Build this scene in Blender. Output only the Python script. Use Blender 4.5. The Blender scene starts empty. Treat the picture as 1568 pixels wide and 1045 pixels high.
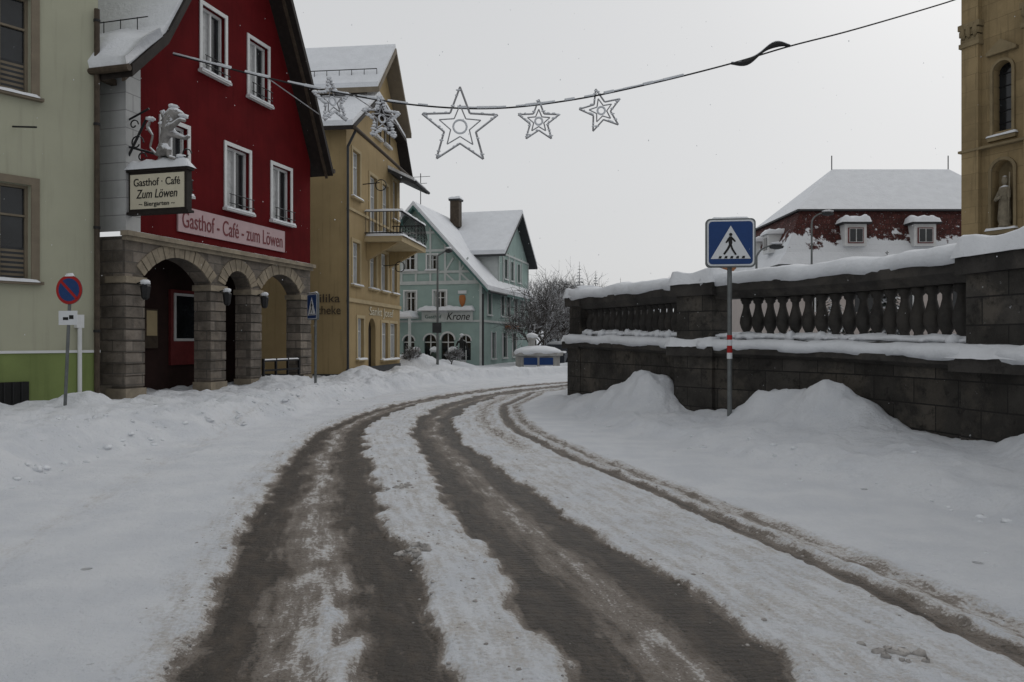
import bpy, math, random
import numpy as np
from mathutils import Vector, Matrix
from mathutils.geometry import tessellate_polygon
random.seed(7)
S = bpy.context.scene

# ------------------------------------------------------------------ materials
MATS = {}
def nn(nt, t, **k):
    n = nt.nodes.new(t)
    for a, b in k.items():
        setattr(n, a, b)
    return n
def mth(nt, op, a, b=None, clamp=False):
    n = nt.nodes.new('ShaderNodeMath'); n.operation = op; n.use_clamp = clamp
    for i, v in enumerate((a, b)):
        if v is None: continue
        if isinstance(v, (int, float)): n.inputs[i].default_value = v
        else: nt.links.new(v, n.inputs[i])
    return n.outputs[0]
def mixc(nt, f, a, b):
    n = nt.nodes.new('ShaderNodeMix'); n.data_type = 'RGBA'
    if isinstance(f, (int, float)): n.inputs[0].default_value = f
    else: nt.links.new(f, n.inputs[0])
    for i, v in ((6, a), (7, b)):
        if isinstance(v, (tuple, list)): n.inputs[i].default_value = (*v[:3], 1)
        else: nt.links.new(v, n.inputs[i])
    return n.outputs[2]
def ramp(nt, v, a, b):
    n = nt.nodes.new('ShaderNodeMapRange'); n.interpolation_type = 'SMOOTHSTEP'
    nt.links.new(v, n.inputs[0]); n.inputs[1].default_value = a; n.inputs[2].default_value = b
    return n.outputs[0]
def noise(nt, vec, scale, detail=4, rough=.55):
    n = nt.nodes.new('ShaderNodeTexNoise'); n.inputs['Scale'].default_value = scale
    n.inputs['Detail'].default_value = detail; n.inputs['Roughness'].default_value = rough
    nt.links.new(vec, n.inputs['Vector']); return n.outputs[0]
def bump(nt, h, st, dist=.02, prev=None):
    n = nt.nodes.new('ShaderNodeBump'); n.inputs['Strength'].default_value = st
    n.inputs['Distance'].default_value = dist
    nt.links.new(h, n.inputs['Height'])
    if prev is not None: nt.links.new(prev, n.inputs['Normal'])
    return n.outputs[0]
SNOWC = (.68, .70, .73)
def mat(name, col, rough=.8, var=.25, vscale=3., bstr=.3, bscale=25., bdist=.01, brick=None,
        snow=0., speck=0., metal=0., streak=0., mottle=0., zsnow=None, spec=.25):
    m = bpy.data.materials.new(name); m.use_nodes = True; nt = m.node_tree
    bs = nt.nodes['Principled BSDF']
    tc = nn(nt, 'ShaderNodeTexCoord'); ob = tc.outputs['Object']
    n1 = noise(nt, ob, vscale, 6, .6)
    lo = tuple(c*(1-var) for c in col); hi = tuple(min(1, c*(1+var)) for c in col)
    c = mixc(nt, ramp(nt, n1, .25, .75), lo, hi)
    nrm = None
    if mottle:
        c = mixc(nt, mth(nt, 'MULTIPLY', ramp(nt, noise(nt, ob, 1.1, 7, .7), .48, .62), mottle), c, (col[0]*2.2, col[1]*2.1, col[2]*1.95))
        c = mixc(nt, mth(nt, 'MULTIPLY', ramp(nt, noise(nt, ob, 4.5, 7, .75), .52, .66), mottle), c, (col[0]*.3, col[1]*.3, col[2]*.3))
    if brick:
        bw, bh, mortar, mcol, cvar = brick
        sp = nn(nt, 'ShaderNodeSeparateXYZ'); nt.links.new(ob, sp.inputs[0])
        u = mth(nt, 'SUBTRACT', sp.outputs[0], sp.outputs[1])
        cb = nn(nt, 'ShaderNodeCombineXYZ'); nt.links.new(u, cb.inputs[0]); nt.links.new(sp.outputs[2], cb.inputs[1])
        bt = nn(nt, 'ShaderNodeTexBrick'); nt.links.new(cb.outputs[0], bt.inputs['Vector'])
        bt.inputs['Scale'].default_value = 1; bt.inputs['Brick Width'].default_value = bw
        bt.inputs['Row Height'].default_value = bh; bt.inputs['Mortar Size'].default_value = mortar
        bt.inputs['Mortar Smooth'].default_value = .3
        bt.inputs['Color1'].default_value = (1-cvar, 1-cvar, 1-cvar, 1)
        bt.inputs['Color2'].default_value = (1, 1, 1, 1); bt.inputs['Mortar'].default_value = (.8, .8, .8, 1)
        mm = nn(nt, 'ShaderNodeMix', data_type='RGBA', blend_type='MULTIPLY'); mm.inputs[0].default_value = 1
        nt.links.new(c, mm.inputs[6]); nt.links.new(bt.outputs['Color'], mm.inputs[7])
        c = mixc(nt, bt.outputs['Fac'], mm.outputs[2], mcol)
        nrm = bump(nt, mth(nt, 'SUBTRACT', 1, bt.outputs['Fac']), .6, .015)
    if streak:
        mp = nn(nt, 'ShaderNodeMapping'); mp.inputs['Scale'].default_value = (5, 5, .35)
        nt.links.new(ob, mp.inputs[0])
        c = mixc(nt, mth(nt, 'MULTIPLY', ramp(nt, noise(nt, mp.outputs[0], 1.4, 5), .5, .75), streak), c, tuple(x*.35 for x in col))
    n2 = noise(nt, ob, bscale, 5, .6)
    nrm = bump(nt, n2, bstr, bdist, nrm)
    if speck:
        f = ramp(nt, noise(nt, ob, 11, 6, .75), 1-speck-.03, 1-speck+.04)
        c = mixc(nt, f, c, SNOWC)
    if zsnow:
        s3 = nn(nt, 'ShaderNodeSeparateXYZ'); nt.links.new(ob, s3.inputs[0])
        v = mth(nt, 'ADD', s3.outputs[2], mth(nt, 'MULTIPLY', mth(nt, 'SUBTRACT', noise(nt, ob, 1.3, 6, .65), .5), 4.2))
        c = mixc(nt, ramp(nt, v, zsnow+.12, zsnow-.12), c, SNOWC)
    if snow:
        g = nn(nt, 'ShaderNodeNewGeometry'); sp2 = nn(nt, 'ShaderNodeSeparateXYZ')
        nt.links.new(g.outputs['True Normal'], sp2.inputs[0])
        v = mth(nt, 'ADD', sp2.outputs[2], mth(nt, 'MULTIPLY', mth(nt, 'SUBTRACT', n1, .5), .5))
        f = ramp(nt, v, 1-snow-.1, 1-snow+.1)
        c = mixc(nt, f, c, SNOWC)
    nt.links.new(c, bs.inputs['Base Color']); nt.links.new(nrm, bs.inputs['Normal'])
    bs.inputs['Roughness'].default_value = rough; bs.inputs['Metallic'].default_value = metal
    bs.inputs['Specular IOR Level'].default_value = spec
    MATS[name] = m; return m

mat('snow', SNOWC, .7, .05, 2, .6, 9, .04)
mat('snow_old', (.60, .62, .65), .7, .08, 2, .6, 7, .05)
mat('dirty_snow', (.34, .325, .31), .75, .35, 9, .6, 20, .02)
mat('cream', (.37, .37, .28), .85, .06, .6, .2, 60, .004, streak=.18)
mat('green_plinth', (.17, .215, .075), .8, .12, 1, .2, 50, streak=.2)
mat('white', (.60, .61, .61), .6, .06, 3, .1, 40)
mat('quoin', (.44, .445, .44), .8, .08, 2, .2, 30, .01, brick=(3.1, .42, .012, (.25, .25, .25), .12), streak=.2)
mat('red_wall', (.098, .0065, .008), .9, .18, .9, .25, 60, .004, streak=.3, spec=.08)
mat('red_frame', (.14, .025, .025), .6, .2, 3)
mat('brown', (.06, .045, .032), .7, .3, 6)
mat('trim_brown', (.18, .15, .11), .75, .12, 3)
mat('darkwood', (.018, .014, .012), .7, .3, 6)
mat('stone_inn', (.19, .165, .14), .9, .35, 2.5, .6, 14, .03, brick=(.62, .27, .016, (.10, .09, .08), .5), mottle=.25)
mat('stone_trim', (.24, .205, .155), .9, .25, 3, .4, 20, .02, mottle=.15)
mat('wallstone', (.050, .046, .041), .75, .5, 1.6, .8, 12, .03, brick=(.95, .36, .012, (.015, .014, .013), .45), speck=.31, snow=.35, mottle=.75)
mat('copestone', (.040, .037, .034), .7, .45, 2, .6, 14, .02, snow=.45, speck=.28, mottle=.5)
mat('baluster', (.028, .026, .024), .7, .4, 4, .4, 20, .01, snow=.42, speck=.27, mottle=.4)
mat('ochre', (.33, .245, .125), .85, .12, .7, .25, 50, .005, streak=.3)
mat('ochre_light', (.40, .32, .19), .8, .1, 2)
mat('teal', (.29, .385, .36), .85, .1, 1, .2, 40, streak=.12)
mat('teal_dark', (.07, .14, .13), .7, .15, 2)
mat('timber_pale', (.48, .51, .50), .8, .08, 3)
mat('church', (.30, .225, .12), .85, .22, .8, .4, 18, .02, brick=(1.4, .55, .008, (.20, .15, .08), .15), streak=.45)
mat('church_dark', (.21, .165, .095), .85, .2, 1.5, .4, 18, .02, streak=.3)
mat('statue', (.19, .165, .12), .85, .3, 6, .3, 20, .01, snow=.3)
mat('iron', (.012, .012, .013), .5, .2, 5, snow=.25)
mat('ironplain', (.015, .015, .016), .5, .2, 5)
mat('tile', (.085, .028, .024), .85, .3, 3, .4, 12, .03, brick=(.25, .3, .02, (.04, .018, .016), .4), speck=.36, zsnow=7.35)
mat('pinkwall', (.46, .41, .385), .85, .06, 1)
mat('pole', (.14, .15, .15), .45, .15, 8, .1, 40, metal=.5)
mat('blue', (.010, .042, .15), .4, .06, 5, .05)
mat('signwhite', (.60, .62, .64), .45, .04, 5, .05)
mat('signred', (.32, .012, .012), .45, .06, 5, .05)
mat('black', (.01, .01, .01), .5, .1, 5, .05)
mat('panel_pink', (.44, .32, .33), .7, .05, 3, streak=.1)
mat('panel_cream', (.54, .50, .39), .6, .06, 3, streak=.1)
mat('letter_red', (.15, .03, .035), .6, .05, 3)
mat('orange', (.36, .14, .05), .7, .1, 3)
mat('curtain', (.42, .43, .43), .25, .2, 7, .1, 20)
mat('bark', (.06, .05, .045), .9, .3, 6, .4, 30, .01, snow=.5)
mat('twig', (.09, .083, .079), .9, .3, 6, .3, 30, .01, snow=.58)
mat('needle', (.035, .05, .04), .9, .4, 2, .2, 20, .01, snow=.55)
mat('needle_far', (.15, .17, .175), .9, .3, 2, .2, 20, .01, snow=.7)  # distance haze put into the colour: paler, greyer needles for the far trees
mat('darkgrey', (.04, .042, .045), .6, .2, 5)
mat('carpaint', (.03, .035, .045), .25, .1, 5, .05)
mat('rubber', (.012, .012, .012), .8, .2, 5)
mat('starwire', (.27, .27, .28), .6, .25, 12, .3, 30, .01, snow=.62)
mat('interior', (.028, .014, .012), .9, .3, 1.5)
mat('fountain_stone', (.34, .335, .32), .85, .2, 3, .4, 18, .02, snow=.4)
mat('lion', (.22, .21, .20), .8, .5, 5, .5, 12, .03, snow=.75)
mat('glass', (.014, .016, .018), .12, .5, 1.3, .15, 2.5, .02, spec=.45)

# ------------------------------------------------------------------ mesh object builder
class Obj:
    def __init__(s, name, loc=(0, 0, 0), rz=0.):
        s.name = name; s.loc = loc; s.rz = rz; s.parts = {}; s.extra = []; s.smooth = set()
    def add(s, p, m, V, F):
        d = s.parts.setdefault(p, ([], [], [], []))
        if m not in d[3]: d[3].append(m)
        k = len(d[0]); mi = d[3].index(m)
        d[0].extend([tuple(v) for v in V])
        for f in F:
            d[1].append(tuple(i+k for i in f)); d[2].append(mi)
    def box(s, p, m, x0, x1, y0, y1, z0, z1, T=None):
        V = [(x0,y0,z0),(x1,y0,z0),(x1,y1,z0),(x0,y1,z0),(x0,y0,z1),(x1,y0,z1),(x1,y1,z1),(x0,y1,z1)]
        if T is not None: V = [T @ Vector(v) for v in V]
        s.add(p, m, V, [(3,2,1,0),(4,5,6,7),(0,1,5,4),(1,2,6,5),(2,3,7,6),(3,0,4,7)])
    def prism(s, p, m, poly, y0, y1):          # poly in (x,z)
        n = len(poly)
        V = [(x, y0, z) for x, z in poly]+[(x, y1, z) for x, z in poly]
        F = [(i, (i+1) % n, n+(i+1) % n, n+i) for i in range(n)]
        tris = tessellate_polygon([[Vector((x, z, 0)) for x, z in poly]])
        F += [tuple(t) for t in tris]+[tuple(n+i for i in t) for t in tris]
        s.add(p, m, V, F)
    def prismx(s, p, m, poly, x0, x1):         # poly in (y,z)
        n = len(poly)
        V = [(x0, y, z) for y, z in poly]+[(x1, y, z) for y, z in poly]
        F = [(i, (i+1) % n, n+(i+1) % n, n+i) for i in range(n)]
        tris = tessellate_polygon([[Vector((x, z, 0)) for x, z in poly]])
        F += [tuple(t) for t in tris]+[tuple(n+i for i in t) for t in tris]
        s.add(p, m, V, F)
    def wall(s, p, m, outer, holes, y=0., d=.25, side=None):
        loops = [outer]+holes; flat = [q for l in loops for q in l]
        f = (lambda a, b, c: (a, b, c)) if side is None else (lambda a, b, c: (side-b, a, c))
        tris = tessellate_polygon([[Vector((a, b, 0)) for a, b in l] for l in loops])
        s.add(p, m, [f(a, y, b) for a, b in flat], [tuple(t) for t in tris])
        for l in holes:
            n = len(l)
            V = [f(a, y, b) for a, b in l]+[f(a, y+d, b) for a, b in l]
            s.add(p, m, V, [(i, (i+1) % n, n+(i+1) % n, n+i) for i in range(n)])
    def cyl(s, p, m, a, b, r0, r1=None, n=10, cap=True):
        r1 = r0 if r1 is None else r1; a = Vector(a); b = Vector(b); d = (b-a).normalized()
        u = d.orthogonal().normalized(); w = d.cross(u)
        V = []
        for c, r in ((a, r0), (b, r1)):
            for i in range(n):
                t = 2*math.pi*i/n; V.append(c+u*(r*math.cos(t))+w*(r*math.sin(t)))
        F = [(i, (i+1) % n, n+(i+1) % n, n+i) for i in range(n)]
        if cap: F += [tuple(range(n))[::-1], tuple(range(n, 2*n))]
        s.add(p, m, V, F)
    def lathe(s, p, m, c, prof, n=12, sx=1, sy=1):
        V = []; F = []
        for r, z in prof:
            for i in range(n):
                t = 2*math.pi*i/n; V.append((c[0]+sx*r*math.cos(t), c[1]+sy*r*math.sin(t), c[2]+z))
        for j in range(len(prof)-1):
            for i in range(n):
                F.append((j*n+i, j*n+(i+1) % n, (j+1)*n+(i+1) % n, (j+1)*n+i))
        F += [tuple(range(n))[::-1], tuple(range((len(prof)-1)*n, len(prof)*n))]
        s.add(p, m, V, F)
    def blob(s, p, m, c, rx, ry, rz, jit=.15, nu=10, nv=6):
        V = []; F = []
        for j in range(nv+1):
            ph = -math.pi/2+math.pi*j/nv
            for i in range(nu):
                t = 2*math.pi*i/nu; k = 1+random.uniform(-jit, jit)
                V.append((c[0]+rx*k*math.cos(ph)*math.cos(t), c[1]+ry*k*math.cos(ph)*math.sin(t), c[2]+rz*k*math.sin(ph)))
        for j in range(nv):
            for i in range(nu):
                F.append((j*nu+i, j*nu+(i+1) % nu, (j+1)*nu+(i+1) % nu, (j+1)*nu+i))
        s.add(p, m, V, F); s.smooth.add(p)
    def snowcap(s, p, x0, x1, y0, y1, z, h, m='snow', over=.03, step=.12):
        x0 -= over; x1 += over; y0 -= over; y1 += over
        nx = max(4, min(40, int((x1-x0)/step))); ny = max(4, min(40, int((y1-y0)/step)))
        V = []; F = []
        ph = random.uniform(0, 50)
        for j in range(ny+1):
            for i in range(nx+1):
                a = i/nx; b = j/ny
                a2 = .5-.5*math.cos(math.pi*a) if nx < 12 else a
                b2 = .5-.5*math.cos(math.pi*b) if ny < 12 else b
                x = x0+(x1-x0)*a2; y = y0+(y1-y0)*b2
                e = min(x-x0, x1-x, y-y0, y1-y); k = min(1, e/max(.02, h*.9)); k = math.sqrt(max(0, 1-(1-k)**2))
                zz = z+h*k*(1+.2*math.sin(x*5+ph)*math.cos(y*4+ph*2)+.12*math.sin(x*13+ph*3))
                V.append((x, y, zz-(.02 if e <= 1e-6 else 0)))
        for j in range(ny):
            for i in range(nx):
                q = j*(nx+1)+i; F.append((q, q+1, q+nx+2, q+nx+1))
        s.add(p, m, V, F); s.smooth.add(p)
    def text(s, body, x, y, z, size, m, width=None, align='CENTER', side=False, name='lettering', shear=0):
        s.extra.append(('text', body, x, y, z, size, m, width, align, side, name, shear))
    def skin(s, name, V, E, R, m, sub=2):
        s.extra.append(('skin', name, V, E, R, m, sub))
    def done(s):
        single = len(s.parts) == 1 and not s.extra
        root = None
        if not single:
            root = bpy.data.objects.new(s.name, None); S.collection.objects.link(root)
            root.location = s.loc; root.rotation_euler = (0, 0, s.rz); root.empty_display_size = .3
        for p, (V, F, M, ms) in s.parts.items():
            me = bpy.data.meshes.new(s.name+'_'+p); me.from_pydata(V, [], F)
            for m in ms: me.materials.append(MATS[m])
            me.polygons.foreach_set('material_index', M)
            if p in s.smooth: me.polygons.foreach_set('use_smooth', [True]*len(F))
            me.update()
            o = bpy.data.objects.new(s.name if single else p, me); S.collection.objects.link(o)
            if single: o.location = s.loc; o.rotation_euler = (0, 0, s.rz); root = o
            else: o.parent = root
        for e in s.extra:
            if e[0] == 'text':
                _, body, x, y, z, size, m, width, align, side, name, shear = e
                cu = bpy.data.curves.new(name, 'FONT'); cu.body = body; cu.size = size; cu.extrude = .006
                cu.align_x = align; cu.align_y = 'CENTER'; cu.materials.append(MATS[m]); cu.shear = shear
                o = bpy.data.objects.new(name, cu); S.collection.objects.link(o); o.parent = root
                o.location = (x, y, z)
                o.rotation_euler = (math.pi/2, 0, side if side is not False else 0)
                if width:
                    bpy.context.view_layer.update(); w = o.dimensions.x
                    if w > 0: o.scale = (width/w, 1, 1)
            else:
                _, name, V, E, R, m, sub = e
                me = bpy.data.meshes.new(name); me.from_pydata(V, E, [])
                o = bpy.data.objects.new(name, me); S.collection.objects.link(o); o.parent = root
                md = o.modifiers.new('skin', 'SKIN'); md.use_smooth_shade = True
                for i, r in enumerate(R):
                    rr = r if isinstance(r, tuple) else (r, r)
                    me.skin_vertices[0].data[i].radius = rr
                me.skin_vertices[0].data[0].use_root = True
                sb = o.modifiers.new('sub', 'SUBSURF'); sb.levels = sub; sb.render_levels = sub
                me.materials.append(MATS[m])
        return root

def rect(x0, x1, z0, z1): return [(x0, z0), (x1, z0), (x1, z1), (x0, z1)]
def archpoly(x0, x1, z0, zs, rise, n=14):
    cx = (x0+x1)/2; hw = (x1-x0)/2
    if rise >= hw-.001: pts = [(cx+hw*math.cos(t), zs+rise*math.sin(t)) for t in [math.pi*i/n for i in range(n+1)]]
    else:
        R = (hw*hw+rise*rise)/(2*rise); a = math.asin(hw/R)
        pts = [(cx+R*math.sin(a-2*a*i/n), zs+rise-R+R*math.cos(a-2*a*i/n)) for i in range(n+1)]
    return [(x0, z0), (x1, z0)]+pts
def window(o, x0, x1, z0, z1, frame='white', trim=None, tw=.12, sill='white', rec=.16, curtain='left', snow=True,
           mull=1, bars=1, fw=.06, y=0.):
    """casement window set in a hole of the wall"""
    g = y+rec
    xm = (x0+x1)/2
    if curtain == 'left':
        o.box('window_panes', 'curtain', x0, xm, g+.03, g+.05, z0, z1)
        o.box('window_panes', 'glass', xm, x1, g+.03, g+.05, z0, z1)
    elif curtain == 'sides':
        w = (x1-x0)*.22
        o.box('window_panes', 'curtain', x0, x0+w, g+.03, g+.05, z0, z1); o.box('window_panes', 'curtain', x1-w, x1, g+.03, g+.05, z0, z1)
        o.box('window_panes', 'glass', x0+w, x1-w, g+.03, g+.05, z0, z1)
    elif curtain == 'blind':
        zz = z0+(z1-z0)*.35
        for k in range(14): o.box('window_panes', 'darkgrey' if k % 2 else 'trim_brown', x0, x1, g+.03, g+.05, z0+(zz-z0)*k/14, z0+(zz-z0)*(k+1)/14)
        o.box('window_panes', 'glass', x0, x1, g+.03, g+.05, zz, z1)
    else:
        o.box('window_panes', 'glass', x0, x1, g+.03, g+.05, z0, z1)
    for a, b in ((x0, x0+fw), (x1-fw, x1)): o.box('window_frames', frame, a, b, g-.03, g+.028, z0, z1)
    for a, b in ((z0, z0+fw), (z1-fw, z1)): o.box('window_frames', frame, x0+fw, x1-fw, g-.032, g+.027, a, b)
    for i in range(mull):
        xx = x0+(x1-x0)*(i+1)/(mull+1); o.box('window_frames', frame, xx-.035, xx+.035, g-.04, g+.025, z0+fw, z1-fw)
    for i in range(bars):
        zz = z0+(z1-z0)*(i+1)/(bars+1) if bars > 1 else z0+(z1-z0)*.68
        o.box('window_frames', frame, x0+fw, x1-fw, g-.036, g+.024, zz-.022, zz+.022)
    if trim:
        o.box('window_trim', trim, x0-tw, x0-.002, y-.035, y+.05, z0-.02, z1+tw)
        o.box('window_trim', trim, x1+.002, x1+tw, y-.035, y+.05, z0-.02, z1+tw)
        o.box('window_trim', trim, x0-.002, x1+.002, y-.033, y+.05, z1+.002, z1+tw-.002)
    if sill:
        o.box('window_sills', sill, x0-tw-.05, x1+tw+.05, y-.14, y+rec-.05, z0-.09, z0-.021)
        if snow: o.snowcap('sill_snow', x0-tw, x1+tw, y-.13, y+.02, z0-.021, .05)

# ------------------------------------------------------------------ numeric noise
def vn(x, y, seed):
    t = np.random.RandomState(seed).rand(256, 256)
    xi = np.floor(x).astype(int); yi = np.floor(y).astype(int); fx = x-xi; fy = y-yi
    fx = fx*fx*(3-2*fx); fy = fy*fy*(3-2*fy)
    a = t[xi % 256, yi % 256]; b = t[(xi+1) % 256, yi % 256]; c = t[xi % 256, (yi+1) % 256]; d = t[(xi+1) % 256, (yi+1) % 256]
    return (a*(1-fx)+b*fx)*(1-fy)+(c*(1-fx)+d*fx)*fy
def fbm(x, y, seed, o=4):
    r = 0; a = .5; s = 0
    for i in range(o):
        r = r+a*vn(x*2**i+i*17.3, y*2**i+i*9.1, seed+i); s += a; a *= .5
    return r/s-.5
def sm(t):
    t = np.clip(t, 0, 1); return t*t*(3-2*t)

WPATH_A = [(9.0, 40), (5.5, 30), (2.5, 22.3), (1.50, 19.3), (2.6, 17.1), (3.38, 15.0)]
WPATH_B = [(3.62, 14.5), (4.62, 13.2), (5.38, 12.0), (5.85, 10.4), (6.15, 9.0), (6.3, 7), (6.3, 2), (6.3, -4)]
WALL = WPATH_A+WPATH_B
def dist_poly(X, Y, P):
    D = np.full(X.shape, 1e9)
    for (x0, y0), (x1, y1) in zip(P[:-1], P[1:]):
        dx, dy = x1-x0, y1-y0; L = dx*dx+dy*dy
        t = np.clip(((X-x0)*dx+(Y-y0)*dy)/L, 0, 1)
        D = np.minimum(D, np.hypot(X-x0-t*dx, Y-y0-t*dy))
    return D
def inside(X, Y, P):
    r = np.zeros(X.shape, bool); n = len(P)
    for i in range(n):
        x0, y0 = P[i]; x1, y1 = P[(i+1) % n]
        if y0 == y1: continue
        c = ((y0 > Y) != (y1 > Y)) & (X < (x1-x0)*(Y-y0)/(y1-y0)+x0)
        r ^= c
    return r
KY = [-20, 0, 3.6, 5, 6.7, 10.5, 13.5, 15.7, 18.9, 22.2, 25.2, 28, 31, 34, 40]
LL = [-1.1, -1.2, -1.66, -2.05, -2.45, -3.2, -3.5, -3.5, -3.15, -2.25, -1.0, .7, 3.0, 6.3, 13.8]
LR = [.3, .15, -.16, -.48, -.95, -1.9, -2.45, -2.6, -2.3, -1.45, -.15, 1.55, 3.95, 7.35, 15]
RL = [.6, .45, .12, -.14, -.6, -1.3, -1.9, -2.05, -1.9, -1.15, .15, 1.85, 4.25, 7.7, 16]
RR = [1.9, 1.75, 1.5, 1.15, .68, -.25, -.88, -1.1, -.95, -.25, 1.1, 2.85, 5.45, 9.2, 17]
FY = [-20, 0, 3.93, 5, 5.9, 7.3, 8.6, 10.5, 13.5, 15.7, 18.9, 23.6, 27, 30]
FX = [3.6, 3.1, 2.52, 2.3, 2.08, 1.7, 1.38, .80, .12, -.15, -.2, .62, 2.3, 4.5]
XLY = [-20, 3, 7.9, 11, 15.7, 19, 22, 26, 30, 34, 38]
XLX = [-5, -5, -5.3, -5.4, -4.5, -4.2, -3.8, -3.0, -1.5, 1, 5]
XRY = [-20, 3, 6.7, 9.4, 12.6, 17, 23.6, 27, 34]
XRX = [4.6, 4.6, 4.4, 3.3, 2.3, 1.05, 1.35, 2.9, 8]
MOUNDS = [(2.85, 15.6, .6, .7, .62), (2.45, 16.3, .6, .7, .34), (1.9, 17.3, .6, .9, .18), (4.30, 12.95, .5, .5, .45), (4.75, 12.2, .5, .6, .58), (5.1, 11.5, .5, .55, .42),
          (5.95, 8.3, .45, .9, .35), (1.1, 18.9, .5, .9, .22), (-9.2, 16.6, .6, .5, .22), (-7.2, 24.2, .8, 2.0, .25), (-5.6, 28.8, .8, 1.6, .35),
          (-4.6, 33, .7, 2, .3), (-5.5, 39, 2.2, 1.5, .75), (-3.4, 41.2, 1.2, .8, .4), (5.5, 41, 3, 2, .5)]
def terrain(X, Y):
    f = lambda a, b: np.interp(Y, a, b)
    j = fbm(X*1.3, Y*.9, 5, 4)*.5; j2 = fbm(X*4, Y*3, 15, 3)*.25
    ll, lr, rl, rr = f(KY, LL)+j*.5+j2, f(KY, LR)+j*.5+j2, f(KY, RL)+j*.4-j2, f(KY, RR)+j*.6+j2
    wet = np.zeros(X.shape)
    for a, b, st in ((ll, lr, 0), (rl, rr, 1)):
        w = b-a; t = (X-a)/w
        m = sm((X-a)/.22)*sm((b-X)/.18)
        ruts = np.exp(-((t-.2)/.15)**2)+np.exp(-((t-.78)/.16)**2)
        if st == 0: v = .54+.42*ruts-.12*np.exp(-((t-.45)/.12)**2)
        else: v = .60+.36*ruts-.14*np.exp(-((t-.55)/.08)**2)
        wet = np.maximum(wet, m*v)
    t = (X-ll)/(lr-ll); wet -= .42*np.exp(-((t-.57)/.055)**2)*sm((6.0-Y)/2.4)*sm(Y-1)
    fx = f(FY, FX)+j*.2
    wet = np.maximum(wet, .76*np.exp(-((X-fx)/.14)**2*1.2))
    wet = np.maximum(wet, .46*np.exp(-((X-fx-.30)/.16)**2))
    wet = np.maximum(wet, .38*np.exp(-((X-fx+.45)/.3)**2)*sm((Y-9)/3))
    inroad = sm((X-ll+.5)/.5)*sm((fx+.3-X)/.6)
    wet = np.maximum(wet, .20*inroad)
    wet = np.maximum(wet, .15*np.exp(-((X-ll+1.5)/.35)**2))
    wet = np.where(Y > 29, wet*np.clip(1-(Y-29)/14, .35, 1), wet)
    cz = .045*(1-sm(wet/.55))
    near = sm((40-Y)/10)
    h = cz+.014*fbm(X*5, Y*4, 31, 4)*1.6*(1-sm((wet-.5)/.3)*.6)
    h += .035*fbm(X*1.1, Y*.35, 35, 3)*(1-sm((wet-.2)/.3))
    edge = np.exp(-((wet-.35)/.16)**2)
    h += edge*.07*np.clip(fbm(X*7, Y*6, 41, 3)+.15, 0, 1)
    xl = f(XLY, XLX)+fbm(X*.8, Y*.6, 51, 3)*.7
    d = xl-X
    bk = (.34*sm(d/.9)-.20*sm((d-1.3)/1.0))
    lump = np.abs(fbm(X*2.6, Y*2.2, 161, 4))*.26
    h += bk+sm(d/.5)*((.24*fbm(X*2.2, Y*1.8, 61, 5)+lump)*near+.02)
    h += -.03*np.exp(-((X-(ll-1.5))/.22)**2)-.02*np.exp(-((X-(ll-2.6))/.22)**2)
    xr = f(XRY, XRX)+fbm(X*.8, Y*.6, 71, 3)*.5
    d2 = X-xr
    h += sm(d2/.5)*(.15+.10*sm(d2/2)+(.20*fbm(X*1.8, Y*1.6, 81, 5)+.12*np.abs(fbm(X*3.1, Y*2.6, 181, 4)))*near)*np.where(Y > 26, np.clip(1-(Y-26)/5, 0, 1), 1)
    h += .07*np.exp(-((d2-.15)/.2)**2)*np.clip(fbm(X*2, Y*2, 91, 3)*4+.6, 0, 1.5)*sm((24-Y)/4)
    for cx, cy, sx, sy, a in MOUNDS:
        h += a*np.exp(-(((X-cx)/sx)**2+((Y-cy)/sy)**2)**1.3)*(1+.5*fbm(X*2.5, Y*2.5, 21, 3))
    T = WALL+[(150, -4), (150, 90), (12, 90)]
    ins = inside(X, Y, T); D = dist_poly(X, Y, WALL)
    h = np.where(ins, 1.38*sm((D-.1)/.2)+(h*.3)*(1-sm(D/.6))+.15*fbm(X*.5, Y*.5, 33, 3)*sm(D), h)
    h += 9*sm((Y-110)/200)
    return h, wet

def axis(segs, lo, hi, g=1.18):
    a = [segs[0][0]]
    for s0, s1, st in segs:
        n = max(1, int(round((s1-s0)/st))); a += [s0+(s1-s0)*(i+1)/n for i in range(n)]
    st = segs[-1][2]; v = a[-1]
    while v < hi: st *= g; v += st; a.append(v)
    st = segs[0][2]; v = a[0]; pre = []
    while v > lo: st *= g; v -= st; pre.append(v)
    return np.array(pre[::-1]+a)
xs = axis([(-11, -7, .09), (-7, -5, .055), (-5, 5, .035), (5, 7, .05)], -500, 500)
ys = axis([(2.4, 10, .035), (10, 18, .055), (18, 28, .09), (28, 46, .2)], -60, 600)
GX, GY = np.meshgrid(xs, ys)
H, W = terrain(GX, GY)
nv = GX.size; me = bpy.data.meshes.new('snowy_ground')
me.vertices.add(nv); me.vertices.foreach_set('co', np.stack([GX, GY, H], -1).ravel())
nx_, ny_ = len(xs), len(ys)
I, J = np.meshgrid(np.arange(nx_-1), np.arange(ny_-1)); q = (J*nx_+I).ravel()
Fq = np.stack([q, q+1, q+nx_+1, q+nx_], -1)
me.loops.add(Fq.size); me.loops.foreach_set('vertex_index', Fq.ravel())
me.polygons.add(len(Fq)); me.polygons.foreach_set('loop_start', np.arange(len(Fq))*4)
me.polygons.foreach_set('use_smooth', np.ones(len(Fq), bool)); me.update(calc_edges=True)
at = me.attributes.new('wet', 'FLOAT', 'POINT'); at.data.foreach_set('value', W.ravel())
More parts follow.
